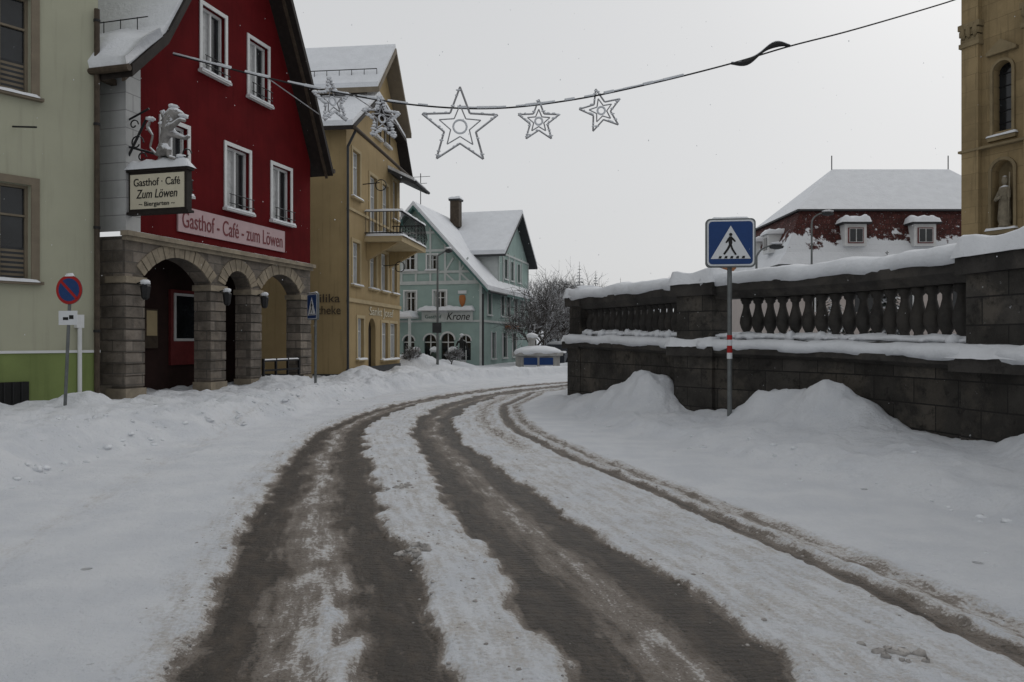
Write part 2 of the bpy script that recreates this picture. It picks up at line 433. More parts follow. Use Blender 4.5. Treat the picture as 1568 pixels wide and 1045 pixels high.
# lane coordinates: u across the road, v along it, so that streaks follow the bend
yy = np.linspace(-60, 600, 6601); cc = np.interp(yy, KY, [(a+b)/2 for a, b in zip(LR, RL)])
ker = np.ones(15)/15; cc = np.convolve(np.pad(cc, 7, 'edge'), ker, 'valid'); sl_ = np.gradient(cc, yy)
vv = np.concatenate([[0], np.cumsum(np.sqrt(1+sl_[1:]**2)*np.diff(yy))])
LU = (GX-np.interp(GY, yy, cc))/np.sqrt(1+np.interp(GY, yy, sl_)**2); LV_ = np.interp(GY, yy, vv)
at = me.attributes.new('lane', 'FLOAT_VECTOR', 'POINT'); at.data.foreach_set('vector', np.stack([LU, LV_, H*0], -1).ravel())
gm = bpy.data.materials.new('road_snow'); gm.use_nodes = True; nt = gm.node_tree; bs = nt.nodes['Principled BSDF']
tc = nn(nt, 'ShaderNodeTexCoord'); ob = tc.outputs['Object']
AL = nn(nt, 'ShaderNodeAttribute'); AL.attribute_name = 'lane'
mp = nn(nt, 'ShaderNodeMapping'); mp.inputs['Scale'].default_value = (1, .11, 1); nt.links.new(AL.outputs['Vector'], mp.inputs[0])
mp2 = nn(nt, 'ShaderNodeMapping'); mp2.inputs['Scale'].default_value = (1, .4, 1); nt.links.new(AL.outputs['Vector'], mp2.inputs[0])
A = nn(nt, 'ShaderNodeAttribute'); A.attribute_name = 'wet'; wv = A.outputs['Fac']
ns = noise(nt, mp.outputs[0], 13, 5, .6)
n1 = noise(nt, mp2.outputs[0], 8, 6, .65); n2 = noise(nt, ob, 34, 6, .75); n3 = noise(nt, ob, 1.6, 5); n4 = noise(nt, ob, 130, 3, .7)
on = ramp(nt, wv, .03, .28)
def ctr(n, k): return mth(nt, 'MULTIPLY', mth(nt, 'SUBTRACT', n, .5), k)
pert = mth(nt, 'ADD', mth(nt, 'ADD', ctr(n1, .8), ctr(n2, 1.05)), mth(nt, 'ADD', ctr(n3, .35), ctr(ns, .65)))
w2 = mth(nt, 'ADD', wv, mth(nt, 'MULTIPLY', pert, on))
snowc = mixc(nt, ramp(nt, n3, .3, .7), (.61, .635, .675), (.69, .71, .74))
dirty = mixc(nt, ramp(nt, w2, .10, .42), snowc, (.45, .43, .41))
slush = mixc(nt, ramp(nt, n2, .3, .7), (.095, .073, .055), (.29, .262, .235))
asph = mixc(nt, ramp(nt, n4, .3, .7), (.022, .019, .016), (.085, .073, .062))
asph = mixc(nt, mth(nt, 'MULTIPLY', ramp(nt, n1, .42, .68), .65), asph, (.115, .092, .072))
c = mixc(nt, ramp(nt, w2, .36, .50), dirty, slush)
c = mixc(nt, ramp(nt, w2, .60, .82), c, asph)
f = mth(nt, 'MULTIPLY', ramp(nt, noise(nt, ob, 22, 5, .7), .60, .68), ramp(nt, wv, .16, .32))
c = mixc(nt, mth(nt, 'MULTIPLY', f, .6), c, (.16, .125, .095))
vo = nn(nt, 'ShaderNodeTexVoronoi'); vo.inputs['Scale'].default_value = 2.1; nt.links.new(ob, vo.inputs['Vector'])
sc = nn(nt, 'ShaderNodeSeparateColor'); nt.links.new(vo.outputs['Color'], sc.inputs[0])
pit = mth(nt, 'MULTIPLY', ramp(nt, vo.outputs['Distance'], .085, .045), mth(nt, 'GREATER_THAN', sc.outputs[0], .72))
pit = mth(nt, 'MULTIPLY', pit, ramp(nt, wv, .2, .1))
c = mixc(nt, mth(nt, 'MULTIPLY', pit, .55), c, (.27, .27, .28))
nt.links.new(c, bs.inputs['Base Color'])
rr_ = nn(nt, 'ShaderNodeMapRange'); nt.links.new(ramp(nt, w2, .5, .9), rr_.inputs[0]); rr_.inputs[3].default_value = .75; rr_.inputs[4].default_value = .46
nt.links.new(rr_.outputs[0], bs.inputs['Roughness']); bs.inputs['Specular IOR Level'].default_value = .3
wa = nn(nt, 'ShaderNodeTexWave'); wa.bands_direction = 'Y'; wa.inputs['Scale'].default_value = 5.5; wa.inputs['Distortion'].default_value = 5; wa.inputs['Detail'].default_value = 3; wa.inputs['Detail Scale'].default_value = 2.5
nt.links.new(AL.outputs['Vector'], wa.inputs['Vector'])
tr = mth(nt, 'MULTIPLY', wa.outputs['Fac'], mth(nt, 'MULTIPLY', ramp(nt, wv, .10, .22), ramp(nt, ns, .42, .6)))
b1 = bump(nt, ramp(nt, w2, .75, .30), .7, .035)
b1 = bump(nt, tr, .4, .03, b1)
b2 = bump(nt, n2, .6, .03, b1); b3 = bump(nt, noise(nt, ob, 10, 7, .68), .75, .07, b2)
b4 = bump(nt, mth(nt, 'SUBTRACT', 1, pit), .8, .04, b3); nt.links.new(b4, bs.inputs['Normal'])
me.materials.append(gm)
g = bpy.data.objects.new('snowy_ground', me); S.collection.objects.link(g)
def hz(x, y):
    h, _ = terrain(np.array([[float(x)]]), np.array([[float(y)]])); return float(h[0, 0])
# loose snow crumbs along the track edges and on the banks: one mesh
ck = Obj('snow_clods'); rc = random.Random(2)
cx_, cy_, cs_, cm_ = [], [], [], []
for i in range(950):
    y = 3.2+rc.random()**1.2*18; k = rc.random()
    if k < .5:
        arr = rc.choice((LL, LR, RL, RR)); x = float(np.interp(y, KY, arr))+rc.gauss(0, .13); r = .004+.010*rc.random()**2; m = 'dirty_snow'
    elif k < .65: x = float(np.interp(y, FY, FX))+rc.gauss(.1, .2); r = .004+.010*rc.random()**2; m = 'dirty_snow'
    elif k < .9: x = float(np.interp(y, XLY, XLX))-abs(rc.gauss(0, .9)); y = max(y, 6); r = .012+.045*rc.random()**2; m = 'snow'
    else: x = float(np.interp(y, XRY, XRX))+rc.gauss(.1, .35); r = .010+.03*rc.random()**2; m = 'snow'
    cx_.append(x); cy_.append(y); cs_.append(r); cm_.append(m)
for (x0, y0, n) in ((-.72, 5.75, 26), (-1.18, 8.3, 20), (1.95, 3.85, 14)):
    for i in range(n): cx_.append(x0+rc.gauss(0, .06)); cy_.append(y0+rc.gauss(0, .10)); cs_.append(rc.uniform(.010, .032)); cm_.append('dirty_snow')
hh, _ = terrain(np.array([cx_]), np.array([cy_]))
for x, y, r, m, z in zip(cx_, cy_, cs_, cm_, hh[0]):
    random.seed(int(x*1e4)); ck.blob('clods', m, (x, y, z-r*.05), r*random.uniform(1, 1.6), r*random.uniform(1, 1.6), r*.75, .35, 6, 4)
ck.done()
random.seed(9)

# ------------------------------------------------------------------ balustrade wall
def chaikin(P, k=2):
    for _ in range(k):
        Q = [P[0]]
        for a, b in zip(P[:-1], P[1:]):
            Q += [(a[0]*.75+b[0]*.25, a[1]*.75+b[1]*.25), (a[0]*.25+b[0]*.75, a[1]*.25+b[1]*.75)]
        Q.append(P[-1]); P = Q
    return P
def resample(P, st):
    out = [P[0]]; acc = 0
    for a, b in zip(P[:-1], P[1:]):
        L = math.hypot(b[0]-a[0], b[1]-a[1]); 
        if L < 1e-9: continue
        t = st-acc
        while t <= L:
            out.append((a[0]+(b[0]-a[0])*t/L, a[1]+(b[1]-a[1])*t/L)); t += st
        acc = L-(t-st)
    out.append(P[-1]); return out
def normals(P):
    N = []
    for i in range(len(P)):
        a = P[max(0, i-1)]; b = P[min(len(P)-1, i+1)]; d = Vector((b[0]-a[0], b[1]-a[1])).normalized(); N.append((d.y, -d.x))
    return N
def sweep(o, p, m, P, prof, jit=0, smooth=False):
    N = normals(P); V = []; F = []; k = None
    for i, (pt, n) in enumerate(zip(P, N)):
        pr = prof(pt, i); k = len(pr)
        for off, z in pr: V.append((pt[0]+n[0]*off, pt[1]+n[1]*off, z+random.uniform(-jit, jit)))
    for i in range(len(P)-1):
        for j in range(k):
            F.append((i*k+j, i*k+(j+1) % k, (i+1)*k+(j+1) % k, (i+1)*k+j))
    F += [tuple(range(k))[::-1], tuple(range((len(P)-1)*k, len(P)*k))]
    o.add(p, m, V, F)
    if smooth: o.smooth.add(p)
def zl(pt):  # ledge height, rising gently with the ramp
    return 1.36+.22*min(1, max(0, (pt[1]-9)/10))
wb = Obj('stone_balustrade_wall')
for sec, P0 in (('far', WPATH_A), ('near', WPATH_B)):
    if sec == 'far': P = chaikin(WPATH_A[:4], 1)[:-1]+[WPATH_A[3]]+chaikin(WPATH_A[3:], 2)[1:]
    else: P = chaikin(P0, 3)
    P = resample(P, .2)
    sweep(wb, 'base_wall', 'wallstone', P, lambda q, i: [(0, -.5), (0, zl(q)-.16), (-.6, zl(q)-.16), (-.6, -.5)])
    sweep(wb, 'ledge', 'copestone', P, lambda q, i: [(.06, zl(q)-.158), (.15, zl(q)-.10), (.15, zl(q)), (-.62, zl(q)), (-.62, zl(q)-.158)])
    sweep(wb, 'plinth', 'copestone', P, lambda q, i: [(-.07, zl(q)+.002), (-.07, zl(q)+.16), (-.11, zl(q)+.22), (-.43, zl(q)+.22), (-.43, zl(q)+.002)])
    sweep(wb, 'coping', 'copestone', P, lambda q, i: [(-.08, 2.38), (-.02, 2.45), (.04, 2.51), (.04, 2.66), (-.52, 2.66), (-.52, 2.51), (-.42, 2.38)])
    random.seed(3)
    for nm, a, b, zf, hh in (('coping_snow', .085, -.57, lambda q: 2.662, .23), ('ledge_snow', .185, -.05, lambda q: zl(q)+.002, .155)):
        def pr(q, i, a=a, b=b, zf=zf, hh=hh):
            z = zf(q); k = 1+.7*float(fbm(np.array([q[1]*1.7]), np.array([q[0]*1.3]), 8, 4)[0]); h = hh*k
            da = .03*math.sin(q[1]*3.1)+.02*math.sin(q[1]*7)+.012*math.sin(q[1]*17)
            return [(a+da-.02, z-.03-.02*math.sin(q[1]*5)), (a+da+.02, z+h*.35), (a+da-.02, z+h*.75), (a*.6+b*.4, z+h), (a*.3+b*.7, z+h*1.02), (b+.03, z+h*.8), (b, z)]
        sweep(wb, nm, 'snow', resample(P, .11), pr, .008, True)
    BP = resample(P, .25); NP = normals(BP)
    for i, (q, n) in enumerate(zip(BP, NP)):
        if sec == 'far' and (q[1] > 24 or q[1] < 15.65): continue
        if sec == 'near' and (q[1] > 14.05 or 8.75 < q[1] < 10.15 or q[1] < 3): continue
        z0 = zl(q)+.22; hgt = 2.39-z0
        prof = [(.108, 0), (.108, .05), (.07, .07), (.062, .12), (.10, .22), (.122, .34), (.116, .45), (.08, .62), (.06, .74), (.06, .82), (.09, .86), (.09, .90), (.108, .92), (.108, 1)]
        wb.lathe('balusters', 'baluster', (q[0]-n[0]*.25, q[1]-n[1]*.25, z0), [(r, z*hgt) for r, z in prof], 10)
        if random.random() < .8: wb.blob('ledge_heaps', 'snow', (q[0]-n[0]*.12+random.uniform(-.05, .05), q[1]-n[1]*.12+random.uniform(-.05, .05), z0-.01), random.uniform(.08, .14), random.uniform(.08, .14), .04+random.random()*.08, .2)
    sweep(wb, 'ledge_heaps', 'snow', resample(P, .13), lambda q, i: [(-.06, zl(q)+.19), (-.07, zl(q)+.25+.02*math.sin(q[1]*9)), (-.2, zl(q)+.285+.02*math.sin(q[1]*6)), (-.36, zl(q)+.27), (-.44, zl(q)+.19)], .008, True)
wb.smooth.add('balusters')
def pier(c, ang, L, D, inset):
    T = Matrix.Translation((c[0], c[1], 0)) @ Matrix.Rotation(ang, 4, 'Z') @ Matrix.Translation((0, inset, 0))
    z0 = zl(c)
    wb.box('piers', 'wallstone', -L/2, L/2, -D/2, D/2, -.5, z0-.17, T)
    wb.box('piers', 'copestone', -L/2-.1, L/2+.1, -D/2-.11, D/2+.1, z0-.168, z0+.012, T)
    wb.box('piers', 'wallstone', -L/2+.04, L/2-.04, -D/2+.04, D/2-.04, z0+.014, 2.46, T)
    wb.box('piers', 'copestone', -L/2, L/2, -D/2+.01, D/2-.01, z0+.0135, z0+.2, T)
    wb.box('piers', 'copestone', -L/2-.05, L/2+.05, -D/2-.05, D/2+.05, 2.462, 2.685, T)
    for (L2, D2, zz, h) in ((L+.18, D+.18, 2.68, .26), (L+.26, D+.28, z0+.008, .16)):
        k = 14; V = []; F = []
        for j in range(k+1):
            for i in range(k+1):
                a = (i/k-.5)*L2; b = (j/k-.5)*D2; e = min(1, min(L2/2-abs(a), D2/2-abs(b))/.1)
                V.append(T @ Vector((a, b, zz+h*math.sqrt(max(0, 1-(1-e)**2))*(1+.15*math.sin(a*6+b*4))+random.uniform(-.008, .008))))
        for j in range(k):
            for i in range(k): qn = j*(k+1)+i; F.append((qn, qn+1, qn+k+2, qn+k+1))
        wb.add('pier_snow', 'snow', V, F)
    wb.smooth.add('pier_snow')
pier((3.52, 14.72), math.atan2(-1.3, .9)+0.0, .95, .62, .20)
pier((6.08, 9.42), math.atan2(-1.4, .30), 1.30, .60, .20)
pier((1.66, 19.25), math.atan2(-2.2, 1.1), .6, .6, .16)
wb.done()

# ------------------------------------------------------------------ cream neighbour house
a53 = math.atan2(.8, .6)
nb = Obj('cream_house', (-15.07, 10.8, 0), a53)
holes = []
for x0 in (6.42, 3.4, .8):
    for z0, z1 in ((2.92, 5.0), (6.95, 9.1), (10.8, 12.6)):
        holes.append(rect(x0, x0+1.15, z0, z1))
nb.wall('walls', 'cream', rect(0, 9, 1.36, 14), holes, 0, .22)
for l in holes:
    window(nb, l[0][0], l[1][0], l[0][1], l[2][1], 'trim_brown', 'trim_brown', .17, 'trim_brown', .18, 'blind', True, 1, 1)
nb.box('plinth', 'green_plinth', 0, 9.0, -.05, .1, -.3, 1.33)
nb.box('plinth', 'white', 0, 9.02, -.08, .1, 1.332, 1.39)
nb.box('walls', 'cream', 8.98, 9.0, 0.002, 9, -.3, 14)
nb.box('walls', 'cream', 0, .02, 0.002, 9, -.3, 14)
nb.box('cellar_hatch', 'black', 6.1, 7.5, -.10, -.051, .02, .72)
for i in range(8): nb.box('cellar_hatch', 'ironplain', 6.15+i*.17, 6.18+i*.17, -.13, -.10, .02, .72)
nb.cyl('downpipe', 'brown', (8.93, -.10, -.1), (8.93, -.10, 9.3), .06)
for z in (1.8, 4.2, 6.6, 9.0): nb.cyl('downpipe', 'ironplain', (8.93, -.10, z), (8.93, -.10, z+.06), .075)
nb.cyl('downpipe', 'white', (8.55, -.10, 0), (8.55, -.10, 2.15), .045)
nb.box('downpipe', 'white', 8.47, 8.63, -.14, 0, 1.9, 2.2)
nb.cyl('wall_bracket', 'ironplain', (7.2, -.05, 6.2), (7.45, -.6, 6.15), .02)
nb.prismx('roof', 'darkwood', [(-.6, 13.9), (4.5, 18), (9.5, 13.9)], -.3, 9.2)
nb.done()

# ------------------------------------------------------------------ inn
inn = Obj('red_inn', (-9.2, 18.7, 0), math.atan2(.963, .268))
ar = [archpoly(.35, 2.9, -.25, 3.2, .58), archpoly(3.55, 4.78, -.25, 3.2, .46), archpoly(5.32, 7.6, -.25, 3.2, .55)]
inn.wall('stone_arcade', 'stone_inn', rect(-.25, 8.27, -.5, 4.12), ar, 0, .5)
inn.wall('stone_arcade', 'stone_inn', rect(-.25, 8.27, -.5, 4.12), ar, .5, .01)
for (x0, x1, rise) in ((.35, 2.9, .58), (3.55, 4.78, .46), (5.32, 7.6, .55)):
    P = archpoly(x0, x1, 0, 3.2, rise, 16)[2:]; cx = (x0+x1)/2; zc = 3.2+rise-(((x1-x0)/2)**2+rise**2)/(2*rise)
    for i in range(0, 16):
        a, b = P[i], P[i+1]; 
        def out(q, k): 
            d = Vector((q[0]-cx, q[1]-zc)).normalized(); return (q[0]+d.x*k, q[1]+d.y*k)
        g_ = .06
        aa = (a[0]+(b[0]-a[0])*g_, a[1]+(b[1]-a[1])*g_); bb = (b[0]+(a[0]-b[0])*g_, b[1]+(a[1]-b[1])*g_)
        inn.prism('voussoirs', 'stone_trim', [aa, bb, out(bb, .34), out(aa, .34)], -.04+.012*(i % 2), .02)
for x0, x1 in ((-.25, .35), (2.9, 3.55), (4.78, 5.32), (7.6, 8.27)):
    inn.box('imposts', 'stone_trim', x0-.05, x1+.05, -.07, .55, 3.0, 3.16)
    inn.box('imposts', 'stone_trim', x0-.04, x1+.04, -.06, .54, -.3, .45)
    for k in range(9):
        z = .48+k*.28
        inn.box('rustication', 'stone_inn', x0-.012, x1+.012, -.022-random.uniform(0, .02), .512, z+.012, z+.262)
inn.box('cornice', 'stone_trim', -.35, 8.35, -.18, .05, 4.122, 4.24)
inn.box('cornice', 'stone_trim', -.30, 8.31, -.10, .05, 4.02, 4.12)
inn.snowcap('cornice_snow', -.2, 8.3, -.15, -.06, 4.235, .018, over=0)
inn.box('side_wall', 'stone_inn', -.248, -.23, 0.002, 9, -.5, 4.12)
inn.box('side_wall', 'quoin', -.26, -.225, -.012, 9, 4.24, 8.3)
gable = [(-.22, 4.24), (8.27, 4.24), (8.27, 7.85), (7.0, 10.2), (4.0, 15.4), (1.2, 10.3), (.4, 9.0), (-.22, 8.1)]
wins = [(1.0, 1.95, 5.5, 7.25), (3.62, 4.72, 5.45, 7.25), (5.95, 7.0, 5.45, 7.2), (2.55, 3.55, 9.05, 10.85), (4.72, 5.7, 9.0, 10.75)]
inn.wall('red_facade', 'red_wall', gable, [rect(*w) for w in wins], 0, .22)
for w in wins:
    window(inn, w[0], w[1], w[2], w[3], 'white', 'white', .11, 'white', .14, 'left', True, 1, 0, .07)
    for zz in (w[2]+.12, w[2]+.38):
        inn.cyl('window_rails', 'iron', (w[0]-.05, -.16, zz), (w[1]+.05, -.16, zz), .014, n=6)
    for i in range(5):
        xx = w[0]+(w[1]-w[0])*i/4; inn.cyl('window_rails', 'iron', (xx, -.16, w[2]+.02), (xx, -.16, w[2]+.38), .01, n=5)
inn.box('white_quoins', 'quoin', -.262, .22, -.03, .0, 4.24, 8.25)
inn.box('name_board', 'panel_pink', 1.55, 6.6, -.05, -.002, 4.48, 5.16)
inn.text('Gasthof - Café - zum Löwen', 4.08, -.055, 4.80, .62, 'letter_red', 4.75)
def slab(o, p, m, prof, t0, t1, y0, y1):
    low = [(x, z+t0) for x, z in prof]; up = [(x, z+t1) for x, z in prof]
    o.prism(p, m, low+up[::-1], y0, y1)
prof = [(-.85, 7.95), (.35, 9.15), (1.2, 10.6), (4.0, 15.7), (7.0, 10.5), (8.5, 7.6)]
slab(inn, 'roof', 'darkwood', prof, -.28, 0, -.75, 9)
slab(inn, 'roof_snow', 'snow', prof, .002, .2, -.66, 9)
slab(inn, 'soffit_boards', 'brown', prof, -.36, -.282, -.55, -.45)
for k in range(6):
    inn.box('rafters', 'brown', -.75, -.3, .2+k*1.5, .34+k*1.5, 7.72, 7.86)
inn.cyl('gutter', 'brown', (-.95, -.75, 7.85), (-.95, 9, 7.85), .08)
inn.cyl('gutter', 'brown', (8.6, -.75, 7.5), (8.6, 9, 7.5), .08)
V = []; F = []   # thick uneven snow roll lying behind the gutter
for i in range(41):
    y = -.7+i*.24; k = 1+.3*math.sin(y*2.3)+.2*math.sin(y*5.1)
    for (x, z) in ((-.98, 7.9), (-1.02, 8.08), (-.85, 8.05+.25*k), (-.45, 8.55+.22*k), (.1, 9.05+.15*k), (.2, 9.0)): V.append((x, y, z))
for i in range(40):
    for j in range(5): q0 = i*6+j; F.append((q0, q0+1, q0+7, q0+6))
F.append((0, 1, 2, 3, 4, 5)); inn.add('eaves_snow', 'snow', V, F); inn.smooth.add('eaves_snow')
for k in range(12): inn.cyl('snow_guard', 'ironplain', (.15, k*.5, 9.1), (.15, k*.5, 9.52), .012, n=5)
inn.cyl('snow_guard', 'ironplain', (.15, -.3, 9.5), (.15, 6, 9.5), .015, n=5)
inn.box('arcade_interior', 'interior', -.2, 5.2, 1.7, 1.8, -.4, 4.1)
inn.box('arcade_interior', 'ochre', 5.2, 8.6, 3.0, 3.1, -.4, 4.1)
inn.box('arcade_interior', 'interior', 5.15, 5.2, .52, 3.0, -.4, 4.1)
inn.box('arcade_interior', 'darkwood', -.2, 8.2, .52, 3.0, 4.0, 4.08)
inn.box('arcade_door', 'red_frame', .9, 2.0, 1.62, 1.7, 0, 2.6)
inn.box('arcade_door', 'glass', 1.05, 1.85, 1.58, 1.62, 1.1, 2.4)
inn.box('arcade_door', 'darkwood', .8, 2.1, 1.5, 1.69, -.2, .12)
inn.box('arcade_window', 'red_frame', 3.3, 4.5, 1.62, 1.7, .9, 3.1)
inn.box('arcade_window', 'white', 3.42, 4.38, 1.59, 1.62, 1.6, 3.0)
inn.box('arcade_window', 'glass', 3.5, 4.3, 1.57, 1.59, 1.68, 2.92)
inn.box('menu_board', 'brown', 2.25, 2.75, 1.6, 1.69, 1.4, 2.5)
inn.box('menu_board', 'ochre_light', 2.3, 2.7, 1.585, 1.6, 1.75, 2.45)
for x in (.05, 3.22, 5.05, 7.95):
    inn.cyl('wall_lanterns', 'ironplain', (x, -.08, 3.0), (x, -.32, 3.05), .018, n=6)
    inn.lathe('wall_lanterns', 'ironplain', (x, -.32, 2.6), [(.05, 0), (.09, .05), (.12, .3), (.13, .32), (.04, .42)], 6)
    inn.blob('lantern_snow', 'snow', (x, -.32, 3.02), .12, .12, .07)
for i in range(3): inn.box('arcade_railing', 'ironplain', 5.4, 7.5, -.05, 0.0, .35+.3*i, .41+.3*i)
for i in range(4): inn.box('arcade_railing', 'ironplain', 5.4+i*.69, 5.46+i*.69, -.06, 0.01, 0, 1.05)
inn.box('arcade_railing', 'darkwood', 5.9, 7.0, -.5, -.1, .45, .50)
inn.box('arcade_railing', 'darkwood', 6.0, 6.08, -.5, -.1, 0, .45); inn.box('arcade_railing', 'darkwood', 6.85, 6.93, -.5, -.1, 0, .45)
inn.snowcap('arcade_snow', 5.4, 7.5, -.06, .02, 1.02, .02, over=0)
inn.done()

# inn sign with lion (board faces down the street)
sg = Obj('inn_hanging_sign', (-9.2, 18.55, 0), math.atan2(-.268, .963))
sg.box('board', 'darkwood', .05, 1.68, -.09, .09, 4.68, 5.62)
sg.box('board', 'panel_cream', .11, 1.62, -.11, .11, 4.74, 5.56)
sg.box('board', 'darkwood', .0, 1.73, -.12, .12, 5.622, 5.70)
sg.box('board', 'darkwood', .0, 1.73, -.11, .11, 4.62, 4.679)
sg.snowcap('board_snow', .0, 1.73, -.13, .13, 5.70, .24)
sg.text('Gasthof · Café', .865, -.116, 5.36, .26, 'black', 1.3)
sg.text('Zum Löwen', .865, -.116, 5.08, .30, 'black', 1.15, shear=.2)
sg.text('~ Biergarten ~', .865, -.116, 4.85, .15, 'black', 1.0)
sg.cyl('bracket', 'iron', (-.1, 0, 5.95), (.5, 0, 6.95), .03); sg.cyl('bracket', 'iron', (-.1, 0, 6.3), (1.6, 0, 5.8), .03)
sg.cyl('bracket', 'iron', (-.1, 0, 4.5), (-.1, 0, 6.9), .03); sg.cyl('bracket', 'iron', (-.1, 0, 6.9), (.55, 0, 7.15), .025)
for cx, cz, r in ((.2, 6.35, .2), (.12, 6.8, .13), (1.6, 6.0, .14), (.35, 6.0, .13)):
    for i in range(14):
        a = i*.42; b = a+.42; r1 = r*(1-i*.045); r2 = r*(1-(i+1)*.045)
        sg.cyl('scrolls', 'iron', (cx+r1*math.cos(a), 0, cz+r1*math.sin(a)), (cx+r2*math.cos(b), 0, cz+r2*math.sin(b)), .018, n=5, cap=False)
LV = [(.95, 0, 6.08), (.98, 0, 6.35), (1.03, 0, 6.62), (1.10, 0, 6.85), (1.24, 0, 7.02), (1.42, 0, 6.98), (1.52, 0, 6.93),
      (1.3, -.10, 6.66), (1.52, -.10, 6.80), (1.66, -.10, 6.74),
      (1.28, .10, 6.48), (1.5, .10, 6.40), (1.62, .10, 6.46),
      (1.2, -.12, 6.12), (1.22, -.12, 5.92), (1.4, -.12, 5.88),
      (.82, .12, 6.02), (.74, .12, 5.88), (.95, .12, 5.84),
      (.75, 0, 6.05), (.58, 0, 6.22), (.66, 0, 6.5), (.5, 0, 6.72), (.58, 0, 6.85), (1.18, -.07, 7.14), (1.18, .07, 7.14)]
LE = [(0,1),(1,2),(2,3),(3,4),(4,5),(5,6),(2,7),(7,8),(8,9),(2,10),(10,11),(11,12),(0,13),(13,14),(14,15),(0,16),(16,17),(17,18),(0,19),(19,20),(20,21),(21,22),(22,23),(4,24),(4,25)]
LR_ = [.14,.10,.15,.15,.12,.08,.05,.075,.05,.05,.075,.05,.05,.09,.05,.045,.09,.05,.045,.04,.025,.025,.05,.03,.03,.03]
sg.skin('lion_figure', LV, LE, LR_, 'lion', 2)
for a in range(12):
    t = a*.52; sg.blob('mane', 'lion', (1.08+.15*math.cos(t), random.uniform(-.1, .1), 6.82+.17*math.sin(t)), .06, .07, .08, .35)
for q in ((1.25, 7.14), (1.0, 7.0), (1.52, 6.9), (.98, 6.75), (1.45, 5.95), (.6, 6.9)): sg.blob('figure_snow', 'snow', (q[0], 0, q[1]), .10, .13, .05, .25)
sg.done()

# ------------------------------------------------------------------ ochre pharmacy house
ph = Obj('ochre_house', (-6.24, 29, 0), math.atan2(.993, .119))
W_ = [(.7, 1.6, 3.8, 5.45), (.7, 1.6, 7.2, 9.0), (2.9, 3.8, 3.8, 5.45), (4.5, 5.5, 3.8, 5.45), (6.2, 7.1, 3.8, 5.45),
      (2.9, 3.9, 5.95, 8.5), (4.7, 5.7, 5.95, 8.5), (6.4, 7.1, 7.2, 9.0), (1.3, 2.1, .9, 2.5), (4.6, 5.6, .8, 2.4), (5.9, 7.1, .8, 2.4)]
door = archpoly(2.75, 3.75, -.2, 2.1, .45)
ph.wall('walls', 'ochre', [(0, -.4), (7.65, -.4), (7.65, 9.8), (0, 9.8)], [rect(*w) for w in W_]+[door], 0, .22)
for w in W_: window(ph, *w, 'white', 'ochre_light', .13, 'ochre_light', .14, 'sides', True, 1, 1)
ph.box('door', 'darkwood', 2.75, 3.75, .2, .25, -.2, 2.6)
ph.box('walls', 'ochre', 0.0, .02, 0.002, 9, -.4, 9.8); ph.box('walls', 'ochre', 7.63, 7.65, 0.002, 9, -.4, 9.8)
ph.box('base_course', 'darkgrey', -.04, 7.68, -.04, .0, -.4, .55)
ph.box('base_course', 'darkgrey', -.04, 0, 0, 9, -.4, .35)
ph.box('string_course', 'ochre_light', -.03, 7.68, -.07, 0, 3.1, 3.25)
ph.box('string_course', 'ochre_light', -.03, 7.68, -.06, 0, 6.6, 6.7)
ph.text('Sankt Josef', 4.6, -.03, 2.83, .5, 'panel_cream', 3.6)
ph.text('Basilika', -.03, 1.0, 3.2, .46, 'brown', 1.5, side=-math.pi/2, name='pharmacy_lettering')
ph.text('Apotheke', -.03, 1.0, 2.75, .46, 'brown', 1.6, side=-math.pi/2, name='pharmacy_lettering')
sk = [(-.6, 9.55), (2.8, 11.7), (7.0, 11.0), (8.3, 9.4)]
slab(ph, 'lower_roof', 'darkwood', sk, -.16, 0, -.5, 9)
slab(ph, 'lower_roof_snow', 'snow', sk, .002, .2, -.45, 9)
ph.cyl('gutter', 'brown', (-.66, -.55, 9.45), (8.4, -.55, 9.3), .07)
ph.wall('attic', 'ochre', [(0, 9.8), (7.65, 9.8), (7.0, 10.7), (6.9, 11.6), (4.7, 14.0), (2.7, 11.9), (2.6, 11.2)], [rect(3.6, 4.3, 10.3, 11.6), rect(5.0, 5.7, 10.3, 11.6)], -.03, .2)
window(ph, 3.6, 4.3, 10.3, 11.6, 'white', 'brown', .1, 'white', y=-.03); window(ph, 5, 5.7, 10.3, 11.6, 'white', 'brown', .1, 'white', y=-.03)
ph.box('attic', 'brown', 2.55, 2.65, .0, 8, 10.9, 12.0)
up = [(2.1, 11.85), (4.7, 14.35), (7.35, 11.35)]
slab(ph, 'roof', 'trim_brown', up, -.22, 0, -.65, 9)
slab(ph, 'roof_snow', 'snow', up, .002, .2, -.6, 9)
ph.cyl('snow_guard', 'ironplain', (2.6, -.4, 12.75), (2.6, 8, 12.75), .02, n=5)
for k in range(16): ph.cyl('snow_guard', 'ironplain', (2.6, -.4+k*.53, 12.3), (2.6, -.4+k*.53, 12.75), .014, n=5)
ph.box('balcony', 'ochre_light', 2.2, 6.4, -1.55, 0, 5.62, 5.86)
ph.prismx('balcony', 'ochre', [(-1.3, 5.618), (0, 5.618), (0, 4.9)], 2.5, 2.75); ph.prismx('balcony', 'ochre', [(-1.3, 5.618), (0, 5.618), (0, 4.9)], 5.8, 6.05)
for z in (5.98, 6.85):
    ph.cyl('balcony_rail', 'ironplain', (2.25, -1.5, z), (6.35, -1.5, z), .025, n=6)
    ph.cyl('balcony_rail', 'ironplain', (2.25, -1.5, z), (2.25, 0, z), .025, n=6); ph.cyl('balcony_rail', 'ironplain', (6.35, -1.5, z), (6.35, 0, z), .025, n=6)
